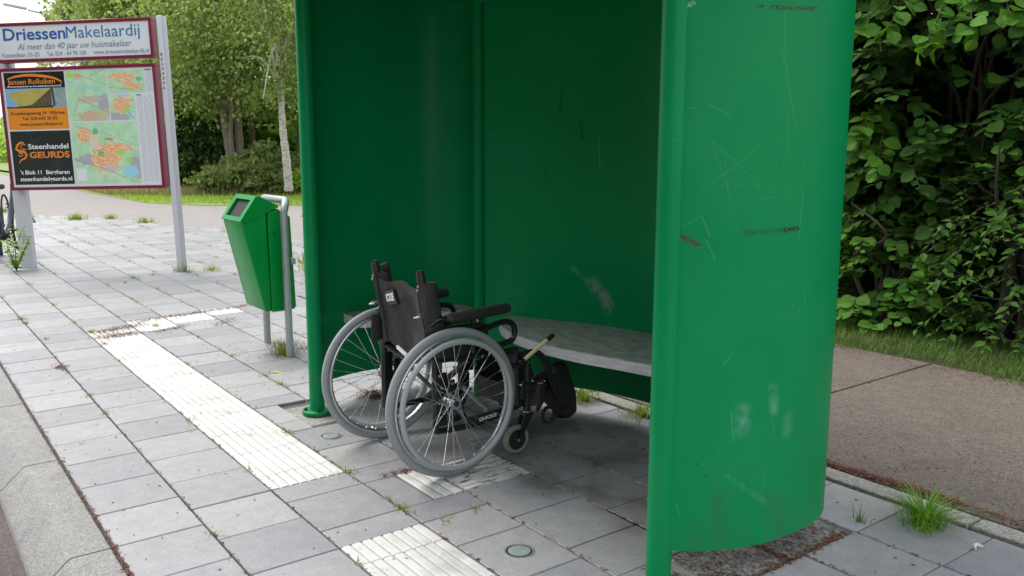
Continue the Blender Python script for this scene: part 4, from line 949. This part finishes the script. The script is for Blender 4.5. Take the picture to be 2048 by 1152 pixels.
b=MB(); b.add([(-.055,.07,.472),(-.05,.0,.448),(-.05,.0,.436),(-.055,.07,.46),(-.045,.07,.472),(-.04,.0,.448),(-.04,.0,.436),(-.045,.07,.46)],[(0,1,2,3),(4,5,6,7),(0,1,5,4),(3,2,6,7)]); wp(b,'white_tape',M['white_t'])
# calf strap, leg pad, foot plates
b=MB(); vs=[];fs=[]
for i in range(15):
    v=i/14; y=-.235+.47*v; x=.47-.11*math.sin(PI*v)**.7
    vs+=[(x,y,.275),(x,y,.185),(x+.008,y,.185),(x+.008,y,.275)]
    if i: q=4*i; fs+=[(q-4+k,q-4+(k+1)%4,q+(k+1)%4,q+k) for k in range(4)]
fs+=[(0,1,2,3),(59,58,57,56)]; b.add(vs,fs,0,True); wp(b,'calf_strap',M['fabric'])
for s in (-1,1):
    y=s*.13; b=MB()
    poly=[(.625,.318),(.690,.330),(.752,.180),(.758,.085),(.71,.06),(.645,.088),(.615,.20)]
    if s>0: poly=[(x-.03,z) for x,z in poly]
    bm=bmesh.new(); a_=[bm.verts.new((x,y-.028,z)) for x,z in poly]; c_=[bm.verts.new((x,y+.028,z)) for x,z in poly]; n=len(poly); bm.faces.new(a_); bm.faces.new(c_[::-1])
    for i in range(n): bm.faces.new((a_[i],c_[i],c_[(i+1)%n],a_[(i+1)%n]))
    bmesh.ops.recalc_face_normals(bm,faces=bm.faces); bmesh.ops.bevel(bm,geom=list(bm.edges),offset=.012,segments=3,affect='EDGES',profile=.5)
    for f_ in bm.faces: f_.smooth=True
    me=bpy.data.meshes.new('foot_plate'); bm.to_mesh(me); bm.free(); me.materials.append(M['pad']); o=bpy.data.objects.new('foot_plate',me); COL.objects.link(o); o.parent=wc
    b=MB(); b.tube([(.53,s*.232,.30),(.60,s*.20,.20),(.66,s*.15,.12)],.011,10); b.tube([(.655,y,.075),(.735,y,.062)],.008,8); b.tube([(.733,y,.060),(.733,y,.048)],.008,8,1); b.tube([(.62,s*.16,.19),(.62,s*.18,.19)],.006,8,1); b.build('plate_hinge',[M['blackmetal'],M['chrome']],o)
    b=MB(); b.add([(.455,s*.222,.30),(.515,s*.222,.30),(.545,s*.215,.25),(.50,s*.215,.175),(.475,s*.215,.15),(.47,s*.222,.24)],[(0,1,2,3,4,5)]); b.add([(.455,s*.216,.30),(.515,s*.216,.30),(.545,s*.209,.25),(.50,s*.209,.175),(.475,s*.209,.15),(.47,s*.216,.24)],[(0,1,2,3,4,5)])
    b.add([(.455,s*.222,.30),(.515,s*.222,.30),(.515,s*.216,.30),(.455,s*.216,.30)],[(0,1,2,3)]); b.build('elevating_plate',M['blackmetal'],wc)
    b=MB()
    for q in ((.475,.283),(.490,.283),(.505,.290)): b.tube([(q[0],s*.222,q[1]),(q[0],s*.227,q[1])],.004,8)
    b.build('plate_bolt',M['chrome'],wc)
    b=MB(); pp=[(.43,.30),(.51,.325),(.60,.30),(.63,.20),(.60,.12),(.55,.16)]
    b.prism(pp,lambda x,z,h:(x,s*.195+s*h,z),.012); b.build('leg_pad',M['pad'],wc)
    b=MB(); b.ring((.575,s*.17,.112),.034,.009,'Y',28,8); b.tube([(.575,s*.185,.145),(.60,s*.20,.19)],.008,6); b.build('heel_loop',M['rubber'],wc)
    b=MB(); b.tube([(.575+.026*math.cos(R(a)),s*.182,.112+.026*math.sin(R(a))) for a in range(190,300,12)],.0028,5); b.build('loop_clip',M['chrome'],wc)
# ------------------------------------------------------------------ vegetation
HL=[(0,0),(.10,.30),(.30,.47),(.58,.46),(.82,.30),(.90,.10),(1.0,0)]
def broad_leaf(V,F,T,p,d,n,L,Wd,tone,pointed=False):
    """rounded toothed hazel leaf as a fan of quads folded along the midrib"""
    d=d.normalized(); n=(n-d*n.dot(d))
    if n.length<1e-4: n=Vector((0,0,1))
    n.normalize(); s=d.cross(n)
    prof=[(.08,.22),(.28,.80),(.52,.98),(.74,.78),(.90,.38)] if not pointed else [(.08,.25),(.25,.85),(.45,.92),(.68,.55),(.86,.22)]
    i=len(V); fold=.16+.12*random.random(); curl=ru(.1,.35)
    def P(a,b_): q=p+d*L*a+s*Wd*.5*b_+n*(Wd*.5*fold*abs(b_)-L*curl*a*a*.6); return (q.x,q.y,q.z)
    V.append(P(0,0))
    for a,b_ in prof: V.append(P(a,0)); j=ru(-.07,.07); V.append(P(a+j*.6+.03,b_)); V.append(P(a-j*.6+.03,-b_))
    V.append(P(1.03,0)); e=len(V)-1
    F+=[(i,i+1,i+2,i+2),(i,i+3,i+1,i+1)] if False else []
    tri=[]
    def q4(a,b_,c,d_): F.append((a,b_,c,d_)); T.append(tone)
    q4(i,i+2,i+1,i+3)
    for k in range(len(prof)-1):
        b0=i+1+3*k; b1=b0+3
        q4(b0,b0+1,b1+1,b1); q4(b0,b1,b1+2,b0+2)
    b0=i+1+3*(len(prof)-1); q4(b0,b0+1,e,b0+2)
def bush_mesh(n_br,wx,wy,h,leafL,pointed=False,leaves=(9,15),z0=.05,droop=.5,seed=1,front=None,core=.2):
    random.seed(seed); V=[];F=[];T=[]; st=MB()
    nst=9
    stems=[]
    for k in range(nst):
        a=2*PI*k/nst+rg(0,.3); tip=Vector((math.cos(a)*wx*.42*ru(.3,1),math.sin(a)*wy*.42*ru(.3,1),h*ru(.6,.95))); P=smooth([(rg(0,.12),rg(0,.12),-.02),tip*.35+Vector((rg(0,.1),rg(0,.1),h*.12)),tip*.7+Vector((rg(0,.1),rg(0,.1),.05)),tip],5); st.tube(P,[.022*(1-.8*i/len(P)) for i in range(len(P))],6); stems.append(P)
    for b_ in range(n_br):
        while True:
            u=Vector((rg(0,1),rg(0,1),rg(0,1))).normalized(); rad=ru(core,1)**.45
            c=Vector((u.x*wx*.5*rad,u.y*wy*.5*rad,z0+(h-z0)*.5*(1+u.z*rad)))
            if c.z<.35*h and random.random()<.0: continue
            break
        out=Vector((c.x/(wx*.5),c.y/(wy*.5),.35*u.z)); out=(out+rv()*.55).normalized()
        Lb=ru(.3,.6)*min(1,h/1.5); base=c-out*Lb*.6; end=c+out*Lb*.4+Vector((0,0,-droop*Lb*.35)); mid=(base+end)/2+Vector((0,0,.06))
        st.tube([base,mid,end],[.005,.003,.0015],4)
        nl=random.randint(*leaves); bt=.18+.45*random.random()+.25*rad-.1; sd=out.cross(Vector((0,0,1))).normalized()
        for k in range(nl):
            t=(k+.6)/nl; q=base.lerp(mid,t*2) if t<.5 else mid.lerp(end,t*2-1)
            side=1 if k%2 else -1; d=(out*.55+sd*side*ru(.5,1.1)+Vector((0,0,ru(-.55,.15)))+rv()*.25); nn=Vector((0,0,1))+out*.45+rv()*.35
            if q.z<.04: continue
            s_=leafL*ru(.38,1.12)*(1 if t<.85 else .8); broad_leaf(V,F,T,q,d,nn,s_,s_*(.88 if not pointed else .62),min(1,max(0,bt+rg(0,.14))),pointed)
    return V,F,T,st
def bush(name,loc,args,mat,label,cat,group=None,rz=0):
    V,F,T,st=bush_mesh(**args); r_=empty(name,loc,label,cat,group,rz); npmesh('foliage',V,F,M[mat],T,r_); st.build('stem',M['twig'],r_,fixn=False); return r_
def copy_tree(o,parent=None):
    c=o.copy(); COL.objects.link(c); c.parent=parent
    for ch in [x for x in bpy.data.objects if x.parent==o]: copy_tree(ch,c)
    return c
G='hazel bushes of the hedge along the path'
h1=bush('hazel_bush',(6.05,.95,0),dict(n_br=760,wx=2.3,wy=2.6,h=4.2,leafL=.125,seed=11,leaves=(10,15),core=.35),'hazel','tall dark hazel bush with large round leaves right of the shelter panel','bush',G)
spots_=[(6.5,2.4,3.4,1.0,'dark hazel bush filling the hedge just beyond the panel edge'),(6.15,-1.5,1.3,.95,'dark hazel bush past the right edge of the shrubs in front'),(6.3,3.6,2.2,1.0,'dark hazel bush hidden behind the shelter'),(7.6,.2,.6,1.15,'dark hazel bush forming the back layer of the hedge'),(7.7,2.6,3.0,1.2,'dark hazel bush in the back layer nearer the bin side'),(6.6,6.4,1.1,1.35,'tall unseen hazel bush added behind the shelter for shade, nearer the lawn'),(7.6,-2.6,4.0,1.15,'dark hazel bush in the back layer at the far right')]  # tall bush nearer the lawn is out of view, added to shade the hedge
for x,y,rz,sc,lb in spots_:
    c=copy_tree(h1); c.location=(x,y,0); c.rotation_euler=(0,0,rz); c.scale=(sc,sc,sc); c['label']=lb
bush('hazel_bush',(5.5,1.12,.0),dict(n_br=170,wx=1.2,wy=1.4,h=.95,z0=-.45,leafL=.11,seed=5,leaves=(8,12),core=.3),'hazelyoung','low rounded hazel shrub at the verge beside the shelter panel','bush')
bush('leafy_shrub',(5.5,.18,.0),dict(n_br=420,wx=1.25,wy=1.5,h=1.62,z0=-.6,leafL=.078,pointed=True,seed=9,leaves=(9,14),core=.3,droop=.7),'hazelyoung','bright shrub with small pointed leaves at the lower right of the hedge','bush')
# overhanging hazel branches with big bright leaves
def spray(name,base,tips,leafL,label,mat='hazelyoung'):
    r_=empty(name,base,label,'branch'); V=[];F=[];T=[]; st=MB(); B=Vector(base)
    for tp in tips:
        P=smooth([(0,0,0),(Vector(tp)-B)*.5+Vector((0,0,.12)),Vector(tp)-B],6); st.tube(P,[.009*(1-.75*i/len(P)) for i in range(len(P))],6)
        for k,q in enumerate(P[2:]):
            for s_ in range(3):
                d=Vector((rg(0,1),rg(0,1),ru(-1.1,.1))); nn=Vector((-.5,-.6,.7))+rv()*.45; L_=leafL*ru(.6,1.15); broad_leaf(V,F,T,Vector(q)+rv()*.04,d,nn,L_,L_*.9,ru(.3,1))
    npmesh('foliage',V,F,M[mat],T,r_); st.build('stem',M['twig'],r_); return r_
random.seed(21)
spray('hazel_branch',(5.6,.7,2.5),[(4.75,.85,2.0),(4.7,.55,1.85),(4.85,.35,1.95),(4.9,.15,2.05),(4.9,1.1,2.1)],.13,'overhanging hazel branch with big bright leaves at the top right')
spray('hazel_branch',(5.7,1.3,1.5),[(4.95,1.1,1.35),(4.95,.95,1.15),(5.05,1.25,1.0)],.12,'mid-height hazel branch of pale round leaves close to the panel edge')
spray('hazel_branch',(5.9,.0,1.6),[(5.1,.2,1.25),(5.05,.0,1.15),(5.15,-.2,1.3)],.10,'hazel twigs reaching over the small-leaved shrub')
random.seed(33)
# ---- far vegetation, leaf cards gathered in clumps
def crown(n,blobs,size,seed,hang=0.):
    """blobs: (cx,cy,cz,rx,ry,rz,weight). returns V,F,T"""
    r=np.random.default_rng(seed); w=np.array([b_[6] for b_ in blobs],float); w/=w.sum(); B=np.array([b_[:6] for b_ in blobs],float)
    nc=max(1,n//26); k=r.choice(len(blobs),nc,p=w); u=r.normal(size=(nc,3)); u/=np.linalg.norm(u,axis=1)[:,None]; rad=r.random(nc)**.42
    cc=B[k,:3]+u*rad[:,None]*B[k,3:]; ct=r.random(nc)*.55+.1
    ci=r.integers(0,nc,n); cs=.30*(B[k,3]/1.6).clip(.4,1.3)
    p=cc[ci]+r.normal(size=(n,3))*np.stack([cs[ci],cs[ci],cs[ci]*(.6+hang)],1)*.8
    p=p[p[:,2]>.05]; n=len(p); ci=ci[:n]
    d=r.normal(size=(n,3)); d[:,2]-=hang*2; d/=np.linalg.norm(d,axis=1)[:,None]
    e=np.cross(d,r.normal(size=(n,3))); e/=np.linalg.norm(e,axis=1)[:,None]
    L=(size*(.6+.8*r.random(n)))[:,None]; wd=L*(.32 if hang else .42)
    V=np.stack([p-d*L*.5,p+e*wd,p+d*L*.5,p-e*wd],1).reshape(-1,3); F=np.arange(4*n).reshape(n,4)
    T=np.clip((ct[ci]-.1)*1.35+r.normal(size=n)*.2+.03,0,1); return V,F,T
def tree(name,base,trunks,blobs,n,size,mat,bark,label,group='trees beyond the cycle path',seed=1,hang=0.,limbs=10):
    r_=empty(name,base,label,'tree',group); B=Vector(base); random.seed(seed); tm=MB(); tips=[]
    for P,rad in trunks:
        Q=smooth([Vector(q)-B for q in P],6); m_=len(Q); tm.tube(Q,[rad*(1-.7*i/m_)*(1+.08*math.sin(i*2.3)) for i in range(m_)],9); tips.append(Q)
    for _ in range(limbs):
        Q=random.choice(tips); q=Q[random.randint(len(Q)//3,len(Q)-2)]; b_=random.choice(blobs); t=Vector(b_[:3])-B+Vector((rg(0,.5)*b_[3],rg(0,.5)*b_[4],rg(0,.4)*b_[5])); mid=(q+t)/2+Vector((0,0,.3)); tm.tube(smooth([q,mid,t],5),[.045*(1-.085*i) for i in range(11)],5)
    V,F,T=crown(n,blobs,size,seed,hang); V=V-np.array(base); npmesh('crown',V,F,M[mat],T,r_); tm.build('trunk',M[bark],r_,fixn=False); return r_
def at(px,py,dist):
    d=rr*((px-1024)/1722.18)-uu*((py-576)/1722.18)+ww; h=math.hypot(d.x,d.y); q=CAM+d*(dist/h); return q
def gp(px,dist): q=at(px,330,dist); return (q.x,q.y,0)
def blob(px,py,dist,rx,rz,w=1): q=at(px,py,dist); return (q.x,q.y,q.z,rx,rx,rz,w)
def trk(pts,dist): return [((lambda q:(q.x,q.y,max(q.z,-.05)))(at(px,py,dist))) for px,py in pts]
# multi-stem tree, slim tree, birch, right tree, left trees, pale tree
base=gp(470,26.2)
tree('field_maple',base,[(trk([(466,345),(458,290),(448,230),(440,120),(430,0),(420,-120)],26.2),.15),(trk([(478,345),(478,280),(472,200),(470,100),(478,0),(480,-150)],26.2),.15),(trk([(472,345),(462,280),(462,215),(455,100)],26.0),.09)],
 [blob(430,60,26,2.4,1.6),blob(490,120,26,1.8,1.4,.7),blob(400,150,26,1.8,1.2,.8),blob(470,-60,26,2.5,1.8),blob(420,-160,26,2.3,1.4,.8),blob(380,40,26,1.8,1.4,.7),blob(440,215,26,1.3,.5,.18)],20000,.12,'willow','bark','multi-stemmed tree with ridged leaning trunks in the middle of the group',seed=3,hang=.3)
base=gp(508,28)
tree('alder_tree',base,[(trk([(506,350),(505,290),(500,220),(498,120),(505,20),(500,-100)],28),.12)],[blob(520,40,28,1.8,1.5),blob(500,-80,28,2,1.5),blob(545,-20,28,1.6,1.4,.7),blob(480,190,28,.8,.6,.15)],8000,.12,'birch','bark','slim dark-stemmed tree directly behind the multi-stemmed one',seed=4)
base=gp(577,23.5)
tree('birch_tree',base,[(trk([(578,382),(573,320),(566,260),(562,190),(556,110),(560,20),(550,-100)],23.5),.12)],[blob(565,70,23.5,1.5,1.1),blob(585,160,23.5,.9,.75,.35),blob(545,-30,23.5,1.6,1.3),blob(590,0,23.5,1.5,1.5,.8),blob(535,190,23.5,.7,.5,.14)],9500,.10,'willow','birchbark','white-barked birch nearest the shelter post',seed=5,hang=.6)
base=gp(612,27)
tree('dark_tree',base,[(trk([(608,350),(601,300),(598,220),(606,100),(610,-60)],27),.13)],[blob(615,150,27,1.5,1.6),blob(640,40,27,2,2),blob(620,240,27,1.2,.8,.5),blob(610,-90,27,2.1,1.6)],12000,.13,'birch','bark','dark-stemmed tree half hidden by the left shelter post',seed=6)
base=gp(330,30)
tree('willow_tree',base,[(trk([(335,350),(332,260),(322,150),(300,60),(290,-60)],30),.2),(trk([(335,350),(345,240),(365,120),(380,-20)],30),.14)],
 [blob(300,60,30,2.6,1.8),blob(345,180,30,1.9,1.6,.8),blob(245,55,30,1.7,1.0,.5),blob(360,90,30,2.2,2,1),blob(345,-60,30,2.6,1.8),blob(265,0,30,2.2,1.2,.7),blob(360,-20,30,2.4,1.5,.8),blob(215,15,30,.9,.7,.2)],26000,.14,'willow','bark','broad willow-like tree rising behind the right edge of the sign',seed=7,hang=.3)
base=gp(190,40)
tree('poplar_tree',base,[(trk([(190,345),(175,200),(165,60),(160,-60)],40),.2)],[blob(195,5,40,1.6,1.6),blob(215,50,40,1.9,2.2),blob(215,-90,40,2.2,2.2),blob(160,30,40,.6,.7,.15),blob(220,150,40,3,2.4,.7)],16000,.2,'pale','bark','pale grey green poplar seen above the left half of the sign',seed=8)
# understorey
def usbush(name,base,blobs,n,size,mat,label,seed,hang=0.,cat='bush'):
    B=Vector(base); r_=empty(name,base,label,cat); random.seed(seed); tm=MB()
    for b_ in blobs:
        for _ in range(3): t=Vector(b_[:3])-B; tm.tube(smooth([(rg(0,.2),rg(0,.2),-.05),t*.5+rv()*.2,t+rv()*.3],4),.022,5)
    V,F,T=crown(n,blobs,size,seed,hang); V=V-np.array(base); npmesh('foliage',V,F,M[mat],T,r_); tm.build('stem',M['twig'],r_,fixn=False)
usbush('laurel_bush',gp(385,27.5),[blob(380,330,27.5,1.1,.7),blob(415,315,27.8,1.1,.8),blob(360,285,28,1.1,.8),blob(400,285,28,1.1,.6)],15000,.12,'dark_leaf','very dark round bush left of the multi-stemmed trunks',41)
usbush('sycamore_bush',gp(370,29),[blob(370,230,29,1.3,.6),blob(410,220,29.2,1.3,.7),blob(345,240,29,1.0,.6)],13000,.15,'light_leaf','bright green broad-leaved bush above the very dark bush',42)
usbush('sycamore_bush',gp(545,30),[blob(530,240,30,1.4,.9),blob(560,290,30,1.4,.9),blob(500,300,30,1.3,.9),blob(590,230,30,1.2,.9),blob(530,200,30,1.2,.5,.6),blob(600,300,30,1.2,1)],19000,.14,'light_leaf','bright leafy bushes glowing behind the birch stem',43)
usbush('willow_scrub',gp(500,25),[blob(440,362,25,.7,.3),blob(475,345,25.3,.8,.5,.7),blob(505,352,24.8,.8,.4),blob(530,328,25.2,.7,.6,.8),blob(560,350,25.6,.9,.45),blob(600,345,25.8,.8,.6),blob(548,366,24.7,.9,.25)],15000,.14,'scrub','rough grey green willow scrub at the foot of the trees',44,hang=-.3)
usbush('fern_clump',gp(603,24.3),[blob(603,368,24.3,.5,.3)],2200,.1,'light_leaf','low bright ferny clump at the foot of the birch by the shelter post',45)
PT=[]
for _ in range(900):
    q=gp(ru(415,612),ru(24.4,25.6)); PT.append((q[0],q[1],-.02))
tag(grass_obj('tall_grass',PT,M['drygrass'],.5,1.15,.012,.7,3),kind='stuff')
# distant wood closing the view behind the trees and down the road
V,F,T=crown(60000,[blob(x,y,d_,rx,rz) for x,y,d_,rx,rz in [(330,260,48,4,2.2),(420,255,50,4,2.4),(520,265,50,4.5,2.0),(620,250,48,4.5,3),(700,200,45,5,5),(260,270,60,5,2.3),(180,285,75,6,2.),(90,292,85,7,1.6),(10,285,90,7,1.8),(-60,283,95,8,2.5),(800,200,42,5,5.5),(900,200,38,5,5.5),(1000,200,36,5,5.5)]],.30,77)
tag(npmesh('distant_wood',V,F,M['birch'],T),kind='stuff')
# wood behind the hedge on the right (seen only through gaps, added to darken the background and shade the hedge)
V,F,T=crown(60000,[(9.5,-3,2.2,2.2,2.5,2.6,1),(9.6,0,2.2,2,2.5,2.6,1.2),(9.6,3,2.2,2,2.5,2.6,1.2),(9.6,6.5,2.2,2,2.5,2.6,.8),(9.0,0,5,2,4,2.2,1.2),(9.5,5,5.5,2,3.5,2.5,1.4),(9.5,-4,5,2,3,2,.8)],.17,78)
tag(npmesh('woodland_behind_hedge',V,F,M['hazel'],T),kind='stuff')

V,F,T=crown(30000,[(-13,y,h*.5+.6,2.6,3.2,h*.5,1) for y,h in ((-11,8),(-7,9),(-2,8.5),(3,9),(8,8))],.42,79)  # tree row out of view, added to block low sky and darken the shelter
tag(npmesh('wood_across_the_road',V,F,M['hazelyoung'],T),kind='stuff')
